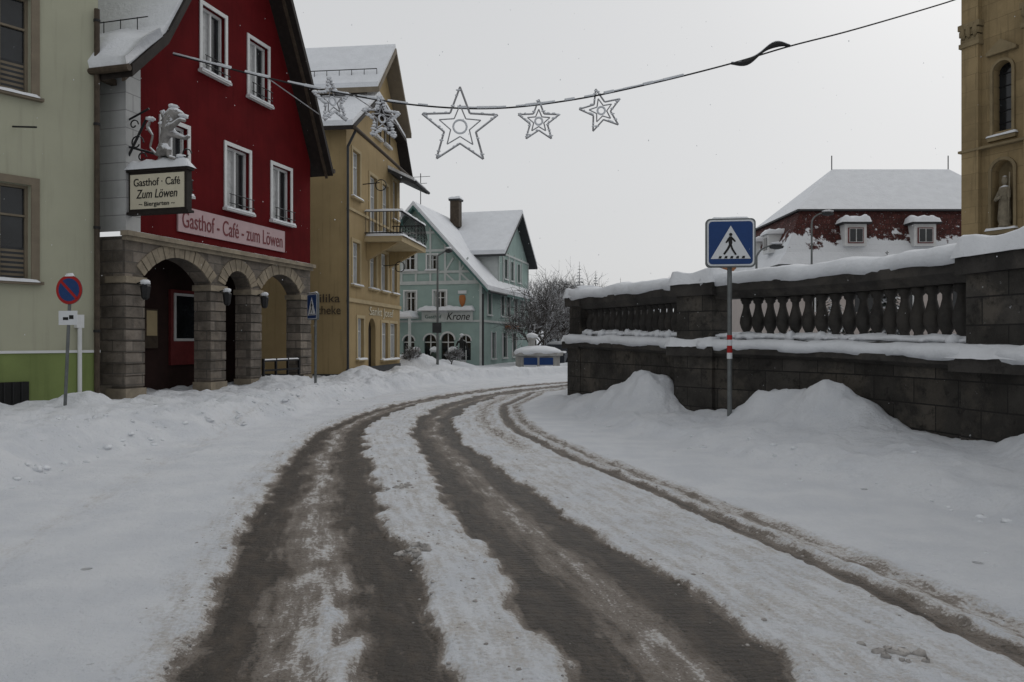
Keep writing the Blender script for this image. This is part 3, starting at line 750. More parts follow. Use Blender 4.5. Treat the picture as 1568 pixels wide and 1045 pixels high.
for i in range(26):
    x = 2.25+i*4.1/25; b = -.14
    ph.cyl('balcony_rail', 'ironplain', (x, -1.5, 5.86), (x, -1.5+b, 6.2), .014, n=5, cap=False); ph.cyl('balcony_rail', 'ironplain', (x, -1.5+b, 6.2), (x, -1.5, 6.85), .014, n=5, cap=False)
for i in range(11):
    for x in (2.25, 6.35): ph.cyl('balcony_rail', 'ironplain', (x, -1.5+i*.145, 5.86), (x, -1.5+i*.145, 6.85), .014, n=5, cap=False)
ph.snowcap('balcony_snow', 2.2, 6.4, -1.56, -1.44, 6.86, .08); ph.snowcap('balcony_snow', 2.2, 6.4, -1.6, 0, 5.86, .16)
ph.snowcap('balcony_snow', 2.19, 2.31, -1.5, 0, 6.86, .08)
for x, z in ((4.9, 4.9), (2.0, 7.9)):
    ph.cyl('iron_bracket', 'ironplain', (x, 0, z), (x, -.7, z+.05), .02, n=6)
    for i in range(16):
        a = i*.4; ph.cyl('iron_bracket', 'ironplain', (x, -.75+.22*math.cos(a), z-.05+.22*math.sin(a)), (x, -.75+.22*math.cos(a+.4), z-.05+.22*math.sin(a+.4)), .02, n=5, cap=False)
ph.cyl('downpipe', 'darkgrey', (-.1, -.1, .2), (-.1, -.1, 8.9), .05); ph.cyl('downpipe', 'darkgrey', (-.1, -.1, 8.9), (-.4, -.5, 9.4), .05)
ph.prismx('corner_hood', 'darkgrey', [(-1.25, 8.75), (0, 9.35), (0, 9.2), (-1.25, 8.6)], 5.6, 8.0)
ph.prismx('corner_hood_snow', 'snow', [(-1.22, 8.752), (0, 9.352), (0, 9.5), (-1.2, 8.9)], 5.62, 7.98)
ph.cyl('corner_gutter', 'darkgrey', (5.5, -1.3, 8.68), (8.1, -1.3, 8.68), .07)
ph.done()

# ------------------------------------------------------------------ teal timbered guesthouse
tg = Obj('teal_timbered_house', (-9.48, 46, 0), math.atan2(-.25, .97))
D_ = 11.6
fw_ = [(5.1, 5.85, 3.3, 4.5), (3.3, 4.0, 3.3, 4.5), (3.2, 4.0, 5.75, 6.75), (4.7, 5.3, 5.75, 6.6), (1.5, 2.3, 3.3, 4.5)]
fa = [archpoly(4.5, 5.25, .5, 1.6, .37), archpoly(5.55, 6.35, .2, 1.65, .4), archpoly(6.7, 7.35, .5, 1.6, .32), archpoly(3.2, 3.9, .5, 1.6, .32)]
tg.wall('front_wall', 'teal', [(0, -.4), (8, -.4), (8, 4.95), (4, 9.3), (0, 4.95)], [rect(*w) for w in fw_]+fa, 0, .2)
for w in fw_: window(tg, *w, 'white', 'white', .09, 'white', .12, 'sides', True, 1, 1, .06)
for l in fa:
    tg.box('ground_windows', 'glass', l[0][0], l[1][0], .15, .18, l[0][1], 2.1)
    tg.box('ground_windows', 'white', (l[0][0]+l[1][0])/2-.03, (l[0][0]+l[1][0])/2+.03, .11, .15, l[0][1], 2.1)
    tg.box('ground_windows', 'white', l[0][0], l[1][0], .10, .149, 1.5, 1.56)
    xa, xb = l[0][0], l[1][0]; cx = (xa+xb)/2; P = l[2:]
    for i in range(len(P)-1):
        c_ = Vector((cx, 1.5)); q0, q1 = Vector(P[i]), Vector(P[i+1])
        tg.prism('arch_trim', 'white', [tuple(q0), tuple(q1), tuple(c_+(q1-c_)*1.2), tuple(c_+(q0-c_)*1.2)], -.03, 0)
def beam(o, p, m, a, b, w=.13, y0=-.045, y1=.0):
    a = Vector(a); b = Vector(b); d = (b-a).normalized(); n = Vector((-d.y, d.x))*w/2
    o.prism(p, m, [tuple(a-n), tuple(b-n), tuple(b+n), tuple(a+n)], y0, y1)
for i in range(9):
    x = .4+i*.9; 
    top = min(8.9, 4.95+(8-x)*1.08 if x > 4 else 4.95+x*1.08)
    beam(tg, 'timbers', 'timber_pale', (x, 4.95), (x, top-.1), .12, -.040)
for z in (4.95, 5.6, 6.85, 7.9):
    k = (9.3-z)/1.087; beam(tg, 'timbers', 'timber_pale', (4-k+.1, z), (4+k-.1, z), .14, -.05)
for x in (5.8, 6.7): beam(tg, 'timbers', 'timber_pale', (x, 5.6), (x+.5, 6.4), .1, -.035); beam(tg, 'timbers', 'timber_pale', (x+.6, 5.0), (x, 5.55), .1, -.034)
for z in (2.75, 5.02): beam(tg, 'timbers', 'timber_pale', (0, z), (8, z), .12, -.055)
tg.box('timbers', 'timber_pale', 7.88, 8.02, -.04, .1, -.4, 4.9)
tg.box('inn_board', 'timber_pale', 4.4, 7.5, -.12, -.04, 2.72, 3.3)
tg.text('Krone', 6.6, -.13, 3.0, .62, 'black', 1.4, shear=.3)
tg.text('Gasthof', 5.1, -.13, 3.0, .3, 'teal_dark', 1.0)
tg.box('canopy', 'white', 4.3, 7.6, -.5, 0, 3.32, 3.38); tg.snowcap('canopy_snow', 4.3, 7.6, -.5, 0, 3.38, .22)
tg.box('canopy', 'white', 2.6, 4.2, -1.2, 0, 2.9, 3.0); tg.snowcap('canopy_snow', 2.6, 4.2, -1.2, 0, 3.0, .3)
for x in (2.75, 4.05): tg.cyl('canopy', 'timber_pale', (x, -1.1, 0), (x, -1.1, 2.9), .09)
tg.lathe('coat_of_arms', 'orange', (6.85, -.03, 3.55), [(.02, 0), (.15, .2), (.20, .45), (.18, .65), (.1, .7)], 10, 1, .15)
tg.box('coat_of_arms', 'signwhite', 6.6, 7.1, -.06, -.02, 4.32, 4.5)
for i in range(3): tg.lathe('door_planters', 'needle', (4.4+i*1.1, -1.0, 0), [(.25, 0), (.3, .3), (.28, .7), (.1, 1.15)], 8)
for i in range(3): tg.blob('planter_snow', 'snow', (4.4+i*1.1, -1.0, 1.1), .26, .26, .18)
sw = [(1.2, 2.0, 3.2, 4.4), (4.2, 4.9, 3.2, 4.4), (5.6, 6.3, 3.2, 4.4), (7.6, 8.3, 3.2, 4.4), (9.4, 10.1, 3.2, 4.4), (5.0, 5.7, 5.6, 6.8), (6.6, 7.3, 5.6, 6.8), (8.4, 9.1, 5.6, 6.8), (2.0, 2.9, .6, 2.1), (4.5, 5.6, .6, 2.1), (7, 8, .6, 2.1)]
tg.wall('side_wall', 'teal', [(0, -.4), (D_, -.4), (D_, 7.3), (7.5, 9.9), (3.5, 7.2), (3.5, 4.95), (0, 4.95)], [rect(*w) for w in sw], 0, .15, side=8.0)
for w in sw:
    tg.box('side_windows', 'glass', 7.86, 7.88, w[0], w[1], w[2], w[3])
    tg.box('side_windows', 'white', 7.88, 7.93, (w[0]+w[1])/2-.04, (w[0]+w[1])/2+.04, w[2], w[3])
    for a, b in ((w[0]-.09, w[0]), (w[1], w[1]+.09)): tg.box('side_windows', 'white', 7.9, 8.04, a, b, w[2]-.05, w[3]+.08)
    tg.box('side_windows', 'white', 7.9, 8.10, w[0]-.1, w[1]+.1, w[2]-.12, w[2]-.051)
for v in (3.6, 4.6, 6.0, 7.5, 9.5, 11.5): tg.box('side_timbers', 'timber_pale', 8.001, 8.05, v-.06, v+.06, 5.1, 7.3)
for z in (2.75, 5.0, 7.1): tg.box('side_timbers', 'timber_pale', 8.001, 8.06, (0 if z < 6 else 3.5), D_, z-.06, z+.07)
tg.box('window_boxes', 'orange', 8.05, 8.3, 5.0, 7.6, 2.4, 2.6)
rp = [(-.5, 4.45), (4, 9.45), (8.5, 4.5)]
slab(tg, 'roof', 'teal_dark', rp, -.16, 0, -.5, D_); slab(tg, 'roof_snow', 'snow', rp, .002, .26, -.46, D_)
cg = [(3.0, 6.9), (7.5, 10.05), (12.0, 6.9)]
low = [(y, z-.14) for y, z in cg]; upp = [(y, z) for y, z in cg]
tg.prismx('cross_roof', 'darkgrey', low+upp[::-1], 3.8, 8.6)
tg.prismx('cross_roof_snow', 'snow', [(y, z+.002) for y, z in cg]+[(y, z+.26) for y, z in cg][::-1], 3.8, 8.57)
tg.prismx('cross_cheek', 'timber_pale', [(3.5, 4.5), (3.5, 7.15), (3.52, 7.15), (3.52, 4.5)], 4.5, 7.99)
tg.box('chimney', 'brown', 4.3, 4.9, 5.2, 5.8, 9, 10.7); tg.box('chimney', 'darkgrey', 4.22, 4.98, 5.12, 5.88, 10.7, 10.82); tg.snowcap('chimney_snow', 4.22, 4.98, 5.12, 5.88, 10.82, .15)
tg.cyl('gutter', 'darkgrey', (8.6, -.5, 4.4), (8.6, 3.3, 4.4), .07); tg.cyl('gutter', 'darkgrey', (8.08, .0, 0), (8.08, .0, 4.3), .06)
tg.cyl('antenna', 'ironplain', (3.9, 1, 9.4), (3.9, 1, 11.6), .025); tg.cyl('antenna', 'ironplain', (3.3, 1, 11.4), (4.5, 1, 11.4), .015); tg.cyl('antenna', 'ironplain', (3.5, 1, 11.0), (4.3, 1, 11.0), .015)
tg.done()

# ------------------------------------------------------------------ church
ch = Obj('church_tower', (15.3, 26, 0), math.atan2(-.893, .45))
def bay(x):
    return [archpoly(x+.2, x+.8, 8.4, 10.35, .3), archpoly(x+.15, x+.85, 5.3, 7.1, .35), archpoly(x+.2, x+.8, 13.6, 16, .3)]
hs = []; bays = [.75, 3.0, 5.25]
for b in bays: hs += bay(b)
ch.wall('walls', 'church', rect(0, 8, .8, 24), hs, 0, .35)
ch.box('walls', 'church', 0, .03, .002, 8, .8, 24); ch.box('walls', 'church', 7.97, 8, .002, 8, .8, 24)
for b in bays:
    ch.box('tall_windows', 'glass', b+.15, b+.85, .3, .34, 8.4, 10.7); ch.box('niches', 'church_dark', b+.1, b+.9, .352, .38, 5.3, 7.5)
    ch.box('tall_windows', 'glass', b+.15, b+.85, .3, .34, 13.5, 16.4)
    for i in range(5): ch.box('tall_windows', 'iron', b+.18, b+.82, .27, .3, 8.7+i*.4, 8.73+i*.4)
    for zz, rr in ((10.35, .3), (7.1, .35)):
        P = archpoly(b+.5-rr, b+.5+rr, 0, zz, rr, 12)[2:]
        for i in range(12):
            k = 1.28; c = Vector((b+.5, zz)); q = [Vector(P[i]), Vector(P[i+1])]
            ch.prism('arch_mouldings', 'church_dark', [tuple(q[0]), tuple(q[1]), tuple(c+(q[1]-c)*k), tuple(c+(q[0]-c)*k)], -.08, 0)
        for s_ in (-1, 1): ch.box('arch_mouldings', 'church_dark', *sorted((b+.5+s_*rr, b+.5+s_*(rr+.09))), -.08, 0, (8.2 if zz > 9 else 5.2), zz)
    ch.box('arch_mouldings', 'church_dark', b+.05, b+.95, -.14, 0, 8.1, 8.25); ch.snowcap('ledge_snow', b+.05, b+.95, -.14, 0, 8.25, .06)
    ch.prism('arch_mouldings', 'church_dark', [(b+.02, 10.9), (b+.98, 10.9), (b+.98, 11.0), (b+.5, 11.35), (b+.02, 11.0)], -.16, 0)
    ch.box('arch_mouldings', 'church_dark', b+.05, b+.95, -.2, 0, 5.05, 5.2); ch.snowcap('ledge_snow', b+.05, b+.95, -.2, 0, 5.2, .06)
    ch.lathe('statues', 'statue', (b+.5, .08, 5.25), [(.2, 0), (.2, .1), (.17, .14), (.22, .3), (.19, .7), (.17, 1.0), (.2, 1.2), (.17, 1.32), (.06, 1.38), (.055, 1.42), (.09, 1.47), (.1, 1.55), (.08, 1.66), (.02, 1.7)], 12, 1, .75)
    ch.cyl('statues', 'statue', (b+.36, .05, 6.45), (b+.3, -.1, 6.15), .06, .05); ch.cyl('statues', 'statue', (b+.3, -.1, 6.15), (b+.52, -.16, 6.25), .05, .035)
    ch.cyl('statues', 'statue', (b+.66, .05, 6.45), (b+.74, -.1, 6.2), .06, .05); ch.cyl('statues', 'statue', (b+.74, -.14, 5.4), (b+.76, -.1, 7.0), .018)
ch.smooth.add('statues')
for x in (0, 2.0, 4.25, 6.5):
    ch.box('pilasters', 'church', x, x+.56, -.22, -.002, .8, 11.4)
    ch.box('pilasters', 'church_dark', x-.06, x+.62, -.28, 0, 11.4, 11.55)
    for k in range(3): ch.box('pilasters', 'church_dark', x-.02-.03*k, x+.58+.03*k, -.24-.03*k, -.001, 11.56+.22*k, 11.74+.22*k)
    for k in range(3): ch.blob('capitals', 'church_dark', (x+.08+.2*k, -.27, 11.9), .09, .08, .22, .2)
    ch.box('pilasters', 'church', x, x+.56, -.22, -.002, 12.2, 24)
ch.box('cornices', 'church_dark', -.15, 8.1, -.42, 0, 13.4, 13.6); ch.box('cornices', 'church_dark', -.25, 8.1, -.55, 0, 13.602, 13.8)
ch.box('cornices', 'church_dark', -.1, 8.1, -.26, -.003, 7.9, 7.98)
ch.done()

# ------------------------------------------------------------------ mansard house on the right
mh = Obj('mansard_house', (14.6, 42, 0), 0)
mw = 15
def frus(o, p, m, z0, z1, a, b):
    V = [(a[0], a[2], z0), (a[1], a[2], z0), (a[1], a[3], z0), (a[0], a[3], z0), (b[0], b[2], z1), (b[1], b[2], z1), (b[1], b[3], z1), (b[0], b[3], z1)]
    o.add(p, m, V, [(3,2,1,0),(4,5,6,7),(0,1,5,4),(1,2,6,5),(2,3,7,6),(3,0,4,7)])
mh.box('walls', 'pinkwall', .5, mw-.5, .5, 9.5, .8, 5.7)
frus(mh, 'eaves', 'darkgrey', 5.6, 5.78, (-.1, mw, -.1, 10.1), (-.1, mw, -.1, 10.1))
frus(mh, 'mansard_snow', 'snow', 5.782, 6.5, (-.1, mw, -.1, 10.1), (.45, mw-.3, .35, 9.7))
frus(mh, 'mansard', 'tile', 6.5, 8.85, (.45, mw-.3, .35, 9.7), (1.5, mw-1, 1.1, 8.9))
frus(mh, 'roof_break', 'darkgrey', 8.852, 8.95, (1.3, mw-.8, .9, 9.1), (1.3, mw-.8, .9, 9.1))
frus(mh, 'upper_roof_snow', 'snow', 8.952, 12.05, (1.35, mw-.8, .95, 9.05), (4.9, mw-3, 4.9, 5.1))
for x in (3.6, 7.4, 11.0):
    mh.box('dormers', 'white', x, x+1.2, .15, 1.2, 6.8, 8.0); mh.box('dormers', 'red_frame', x+.18, x+1.02, .10, .149, 6.95, 7.8)
    for q_ in ((x+.26, x+.57), (x+.63, x+.94)):
        mh.box('dormers', 'white', q_[0]-.03, q_[1]+.03, .07, .099, 7.0, 7.75); mh.box('dormers', 'glass', q_[0], q_[1], .05, .069, 7.03, 7.72)
    mh.box('dormers', 'darkgrey', x-.2, x+1.4, -.1, 1.4, 8.002, 8.1); mh.snowcap('dormer_snow', x-.2, x+1.4, -.1, 1.4, 8.1, .35)
for v in (2.5, 6.0):
    mh.box('side_dormers', 'white', .2, 1.2, v, v+1.0, 6.7, 7.8); mh.box('side_dormers', 'glass', .17, .199, v+.2, v+.8, 6.9, 7.6); mh.snowcap('dormer_snow', .1, 1.4, v-.1, v+1.1, 7.802, .3)
for k in range(5): mh.box('house_windows', 'glass', 1.6+k*2.7, 2.6+k*2.7, .46, .499, 3.2, 5.0); mh.box('house_windows', 'white', 2.06+k*2.7, 2.14+k*2.7, .43, .459, 3.2, 5.0)
for k in range(2): mh.cyl('lightning_spikes', 'ironplain', (4.9+k*7.1, 5, 12), (4.9+k*7.1, 5, 12.9), .03)
mh.done()

fh = Obj('orange_house', (15.3, 50, 0), .05)
fh.box('walls', 'pinkwall', 0, 3, 0, 6, 1, 6.1); fh.box('walls', 'orange', 0, 3, -.01, 6, 6.102, 7.1); fh.prismx('roof_snow', 'snow', [(-.5, 6.9), (3, 9.0), (6.5, 6.9)], -.4, 3.4)
fh.box('windows', 'glass', .8, 1.6, -.04, -.011, 4.2, 5.6); fh.box('windows', 'white', .7, 1.7, -.03, -.012, 4.1, 4.19)
fh.done()

# ------------------------------------------------------------------ christmas string
cab = [(-8.75, 19.9, 9.0), (-6.4, 20.3, 8.52), (-4.6, 20.4, 8.17), (-2.5, 20.5, 7.87), (-.42, 20.7, 7.85), (1.69, 20.8, 8.12), (3.86, 21.1, 8.66),
       (6.15, 21.6, 9.38), (7.9, 21.9, 9.98), (10.1, 22.7, 10.78), (14.0, 24.8, 12.5), (15.45, 25.7, 13.25)]
cb = Obj('christmas_light_string')
def crom(P, n=8):
    out = []
    for i in range(len(P)-1):
        p0, p1, p2, p3 = [Vector(P[max(0, min(len(P)-1, k))]) for k in (i-1, i, i+1, i+2)]
        for j in range(n):
            t = j/n; out.append(.5*((2*p1)+(-p0+p2)*t+(2*p0-5*p1+4*p2-p3)*t*t+(-p0+3*p1-3*p2+p3)*t**3))
    out.append(Vector(P[-1])); return out
CP = crom(cab)
for a, b in zip(CP[:-1], CP[1:]):
    cb.cyl('cable', 'ironplain', a, b, .022, n=6, cap=False)
    if random.random() < .75 and a.x < 4.5:
        cb.cyl('cable_snow', 'snow_old', a+Vector((0, 0, .03)), b+Vector((0, 0, .03)), random.uniform(.02, .045), n=6)
PS = []
for i in range(21):
    t = i/20; PS.append(Vector((6.15+1.75*t, 21.6+.3*t, 9.38+.60*t-.13*math.sin(t*6.28)+.05*math.sin(t*3.14))))
for i in range(20):
    r = .035+.05*max(0, math.sin(i/20*math.pi*2.0)**2); r2 = .035+.05*max(0, math.sin((i+1)/20*math.pi*2.0)**2)
    cb.cyl('cable_sleeve', 'ironplain', PS[i], PS[i+1], r, r2, n=8)
    cb.cyl('cable_sleeve', 'snow_old', PS[i]+Vector((0, 0, r)), PS[i+1]+Vector((0, 0, r2)), .018, n=6)
def star(name, c, r, rz, tilt=0, inner=True, heavy=0):
    o = Obj(name, c, rz)
    def outline(R, ri, th, ph0=math.pi/2):
        P = []
        for i in range(10):
            rr = R if i % 2 == 0 else R*ri; a = ph0+i*math.pi/5+tilt; P.append((rr*math.cos(a), 0, rr*math.sin(a)))
        for i in range(10): o.cyl('frame', 'starwire', P[i], P[(i+1) % 10], th, n=6)
        return P
    P = outline(r, .42, .018+.010*r)
    if inner: outline(r*.55, .45, .018)
    for i in range(16):
        a = i*math.pi/8; b = a+math.pi/8; k = r*.17
        o.cyl('ring', 'snow_old', (k*math.cos(a), 0, k*math.sin(a)), (k*math.cos(b), 0, k*math.sin(b)), .028, n=6)
    for i in range(10):
        a = P[i]; b = P[(i+1) % 10]
        for t in (.15, .35, .55, .75, .9):
            if random.random() < .5+heavy:
                q = [a[k]+(b[k]-a[k])*t for k in range(3)]; o.blob('rime', 'snow', (q[0], q[1], q[2]+.02), random.uniform(.03, .07)*(1+heavy), .04*(1+heavy), .025*(1+heavy), .3, 7, 5)
    o.done()
star('star_light', (-1.39, 20.6, 7.33), 1.06, .05)
star('star_light', (.72, 20.75, 7.52), .58, .0)
star('star_light', (2.42, 20.9, 7.85), .60, .0, .25)
star('star_light', (-4.75, 20.4, 7.95), .62, .9, .2, True, .45)
star('star_light', (-3.45, 20.45, 7.5), .60, .75, .1, True, .45)
for a, b in (((-6.4, 20.3, 8.5), (-5.1, 20.4, 7.6)), ((-4.2, 20.4, 8.1), (-3.0, 20.4, 7.3))): cb.cyl('stays', 'starwire', a, b, .015, n=5)
cb.done()

# ------------------------------------------------------------------ signs
def crossing(name, loc, rz, sz, zc, zb, band=True, pr=.04):
    o = Obj(name, loc, rz)
    o.cyl('post', 'pole', (0, .06, zb-.4), (0, .06, zc+sz*.45), pr, n=12)
    h = sz/2; r = sz*.09
    def rr(h, r, n=6):
        P = []
        for cx, cz, a0 in ((h-r, -h+r, -90), (h-r, h-r, 0), (-h+r, h-r, 90), (-h+r, -h+r, 180)):
            for i in range(n+1):
                a = math.radians(a0+90*i/n); P.append((cx+r*math.cos(a), zc+cz+r*math.sin(a)))
        return P
    o.prism('casing', 'pole', rr(h, r), -.05, .02)
    o.prism('board', 'signwhite', rr(h-.025, r*.9), -.056, -.0505); o.prism('board', 'blue', rr(h-.05, r*.8), -.060, -.0565)
    k = sz*.40
    o.prism('triangle', 'signwhite', [(-k, zc-k*.82), (k, zc-k*.82), (0, zc+k*.88)], -.064, -.0605)
    def pg(P): o.prism('pedestrian', 'black', [(x*k, zc+z*k) for x, z in P], -.068, -.0645)
    pg([(.0+.085*math.cos(t), .42+.085*math.sin(t)) for t in [i*.628 for i in range(10)]])
    pg([(-.09, .32), (.06, .33), (.08, .0), (.05, -.12), (-.09, -.1), (-.12, .1)])
    pg([(-.09, -.08), (.03, -.1), (-.1, -.35), (-.3, -.62), (-.38, -.56), (-.2, -.3)])
    pg([(-.05, -.1), (.06, -.12), (.13, -.32), (.30, -.60), (.22, -.64), (.04, -.36)])
    pg([(-.07, .3), (-.13, .25), (-.27, .02), (-.2, -.02), (-.08, .14)]); pg([(.03, .3), (.1, .27), (.26, .08), (.2, .03), (.06, .16)])
    for i in range(5):
        x = -.62+i*.29; pg([(x, -.80), (x+.15, -.80), (x+.17, -.68), (x+.05, -.68)])
    if band:
        o.cyl('reflective_band', 'signwhite', (0, .06, 1.30), (0, .06, 1.40), pr+.006); o.cyl('reflective_band', 'signred', (0, .06, 1.402), (0, .06, 1.52), pr+.006)
        o.cyl('reflective_band', 'signwhite', (0, .06, 1.522), (0, .06, 1.62), pr+.006); o.cyl('reflective_band', 'signred', (0, .06, 1.622), (0, .06, 1.70), pr+.006)
    o.snowcap('sign_snow', -h+r, h-r, -.05, .02, zc+h, .03, over=0)
    o.done()
crossing('pedestrian_crossing_sign', (3.68, 13, 0), -.12, .82, 3.25, hz(3.68, 13))
crossing('pedestrian_crossing_sign', (-6.05, 23.5, 0), -.95, .82, 2.65, 0, False)
np_ = Obj('no_parking_sign', (-9.08, 15.8, 0), -.15)
np_.cyl('post', 'pole', (-.16, .05, -.3), (0, .05, 2.98), .032)
np_.cyl('disc', 'pole', (0, .0, 2.65), (0, .012, 2.65), .30, n=40); np_.cyl('disc', 'signred', (0, -.006, 2.65), (0, -.001, 2.65), .295, n=40); np_.cyl('disc', 'blue', (0, -.010, 2.65), (0, -.0065, 2.65), .235, n=40)
T = Matrix.Translation((0, 0, 2.65)) @ Matrix.Rotation(math.radians(45), 4, 'Y')
np_.box('disc', 'signred', -.25, .25, -.014, -.0105, -.028, .028, T)
np_.box('plate', 'signwhite', -.24, .18, 0, .01, 1.93, 2.22); np_.box('plate', 'black', -.14, -.02, -.004, -.001, 2.03, 2.09); np_.box('plate', 'black', .0, .1, -.004, -.001, 2.05, 2.13)
np_.snowcap('sign_snow', -.1, .1, -.01, .04, 2.945, .05, over=0)
np_.done()

# ------------------------------------------------------------------ trees
def tree(name, loc, H, seed, levels=4, trunk=.16, m1='bark', m2='twig', kids=(11, 8, 6, 5)):
    rnd = random.Random(seed); o = Obj(name, loc)
    def grow(p, d, L, r, lv):
        n = 4 if lv < 2 else 3; q = Vector(p)
        pts = [q.copy()]; dd = d.copy()
        for i in range(n):
            dd = (dd+Vector((rnd.uniform(-1, 1), rnd.uniform(-1, 1), rnd.uniform(-.3, .8)))*.16).normalized()
            q2 = q+dd*L/n; ra = r*(1-i/n*.55); rb = r*(1-(i+1)/n*.55)
            o.cyl('limbs' if lv < 2 else 'twigs', m1 if lv < 2 else m2, q, q2, ra, rb, n=6 if lv < 2 else 3, cap=False); q = q2; pts.append(q.copy())
        if lv >= levels: return
        for k in range(kids[lv]):
            t = rnd.uniform(.28, 1.0)*n; i = min(n-1, int(t)); b = pts[i].lerp(pts[i+1], t-i)
            a = rnd.uniform(0, 6.283); sp = rnd.uniform(.5, 1.15)
            side = dd.orthogonal().normalized(); side.rotate(Matrix.Rotation(a, 3, dd))
            nd = (dd*math.cos(sp)+side*math.sin(sp)); nd.z += .1; nd.normalize()
            grow(b, nd, L*rnd.uniform(.5, .78), max(.010, r*.45), lv+1)
    grow((0, 0, -.1), Vector((0, 0, 1)), H*.46, trunk, 0)
    o.done()
tree('bare_tree', (1.5, 45.5, 0), 6.1, 4, 4, .15)
tree('bare_tree', (3.1, 50, 0), 6.0, 9, 4, .14)
tree('bare_tree', (5.3, 58, 0), 7.5, 12, 4, .16)
tree('bare_tree', (2.6, 60, 0), 7.5, 14, 4, .16)
tree('bare_shrub', (-4.9, 38.2, .3), 1.5, 21, 3, .04, 'twig')
tree('bare_shrub', (-3.2, 40.2, .3), 1.3, 22, 3, .04, 'twig')
def conifer(o, c, H, R, rnd, dens=26, m='needle'):
    o.cyl('trunks', 'bark', c, (c[0], c[1], c[2]+H), .02*H, .01, n=5)
    V = []; F = []
    for k in range(dens):
        t = (k+.5)/dens; z = c[2]+H*(.12+.88*t); rr = R*(1-t)**.85+.05
        for j in range(11):
            a = rnd.uniform(0, 6.283); L = rr*rnd.uniform(.65, 1.15); w = L*.22+.04; dz = -L*rnd.uniform(.2, .5)
            ux, uy = math.cos(a), math.sin(a); b = len(V)
            V += [(c[0], c[1], z), (c[0]+ux*L*.55-uy*w, c[1]+uy*L*.55+ux*w, z+dz*.4), (c[0]+ux*L, c[1]+uy*L, z+dz), (c[0]+ux*L*.55+uy*w, c[1]+uy*L*.55-ux*w, z+dz*.4)]
            F += [(b, b+1, b+2, b+3)]
    o.add('branches', m, V, F)
rnd = random.Random(5)
dt = Obj('distant_trees')
for i in range(60):
    x = rnd.uniform(-4, 40); y = rnd.uniform(105, 150); conifer(dt, (x, y, 0), rnd.uniform(7, 11.5), rnd.uniform(1.6, 2.6), rnd, 18, 'needle_far')
conifer(dt, (9.8, 112, 0), 13.2, 2.3, rnd, 26, 'needle_far'); conifer(dt, (12.6, 116, 0), 12.2, 2.3, rnd, 26, 'needle_far')
dt.done()
o = Obj('spruce_tree', (0, 0, 0)); conifer(o, (12.9, 26.5, 1.4), 3.3, .8, rnd, 30); o.done()
o = Obj('spruce_tree', (0, 0, 0)); conifer(o, (11.7, 28, 1.4), 2.6, .6, rnd, 26); o.done()

# ------------------------------------------------------------------ small street things
lp = Obj('street_lamp', (-3.67, 38, 0))
lp.cyl('mast', 'pole', (0, 0, 0), (0, 0, 5.8), .07, .045); lp.cyl('mast', 'pole', (0, 0, 5.8), (.5, 0, 6.1), .04)
lp.lathe('lantern', 'darkgrey', (.55, 0, 5.95), [(.06, 0), (.18, .04), (.2, .12), (.08, .22)], 10); lp.blob('lamp_snow', 'snow', (.55, 0, 6.17), .18, .18, .07)
lp.box('plate', 'darkgrey', -.25, .2, -.1, -.08, 2.0, 2.5); lp.done()
for x, y, z0, h in ((9.2, 29, 1.3, 4.6), (8.4, 31, 1.3, 5.1), (14.0, 36, 1.3, 7.0)):
    lp = Obj('street_lamp', (x, y, z0)); lp.cyl('mast', 'pole', (0, 0, 0), (0, 0, h-1.2), .06, .04)
    for i in range(6): a = i/6*1.4; b = (i+1)/6*1.4; lp.cyl('mast', 'pole', (.7-.7*math.cos(a), 0, h-1.2+.5*math.sin(a)), (.7-.7*math.cos(b), 0, h-1.2+.5*math.sin(b)), .035, n=6)
    lp.lathe('lantern', 'darkgrey', (.75, 0, h-.85), [(.05, 0), (.16, .04), (.18, .12), (.06, .2)], 10, 1.6); lp.blob('lamp_snow', 'snow', (.75, 0, h-.63), .26, .17, .06); lp.done()
# fountain with stepped stone basin, blue panel and thick snow
fo = Obj('stone_fountain', (1.30, 39, 0))
fo.lathe('basin', 'fountain_stone', (0, 0, -.1), [(1.35, 0), (1.35, .25), (1.12, .3), (1.12, .92), (1.28, .97), (1.28, 1.12), (1.0, 1.12)], 8)
fo.box('panel', 'blue', -.72, .72, -1.10, -1.05, .42, .78); fo.box('panel', 'signwhite', -.72, .72, -1.09, -1.05, .26, .418)
fo.blob('basin_snow', 'snow', (0, 0, 1.03), 1.24, 1.24, .34, .04, 20, 8)
fo.lathe('column', 'fountain_stone', (-.3, 0, .9), [(.28, 0), (.22, .1), (.18, .3), (.17, .7), (.25, .8), (.22, .9)], 10)
fo.blob('column_snow', 'snow', (-.3, 0, 1.85), .28, .28, .16)
fo.done()
pl = Obj('stone_bench', (2.9, 38.5, 0)); pl.box('seat', 'fountain_stone', 0, 1.5, 0, .5, .5, .62); pl.box('legs', 'fountain_stone', .1, .3, .05, .45, 0, .5); pl.box('legs', 'fountain_stone', 1.2, 1.4, .05, .45, 0, .5); pl.snowcap('seat_snow', 0, 1.5, 0, .5, .62, .22); pl.done()
st = Obj('bronze_statue', (-2.75, 42, 0))
st.lathe('pedestal', 'fountain_stone', (0, 0, 0), [(.3, 0), (.3, .15), (.24, .2), (.24, .5), (.28, .55)], 8)
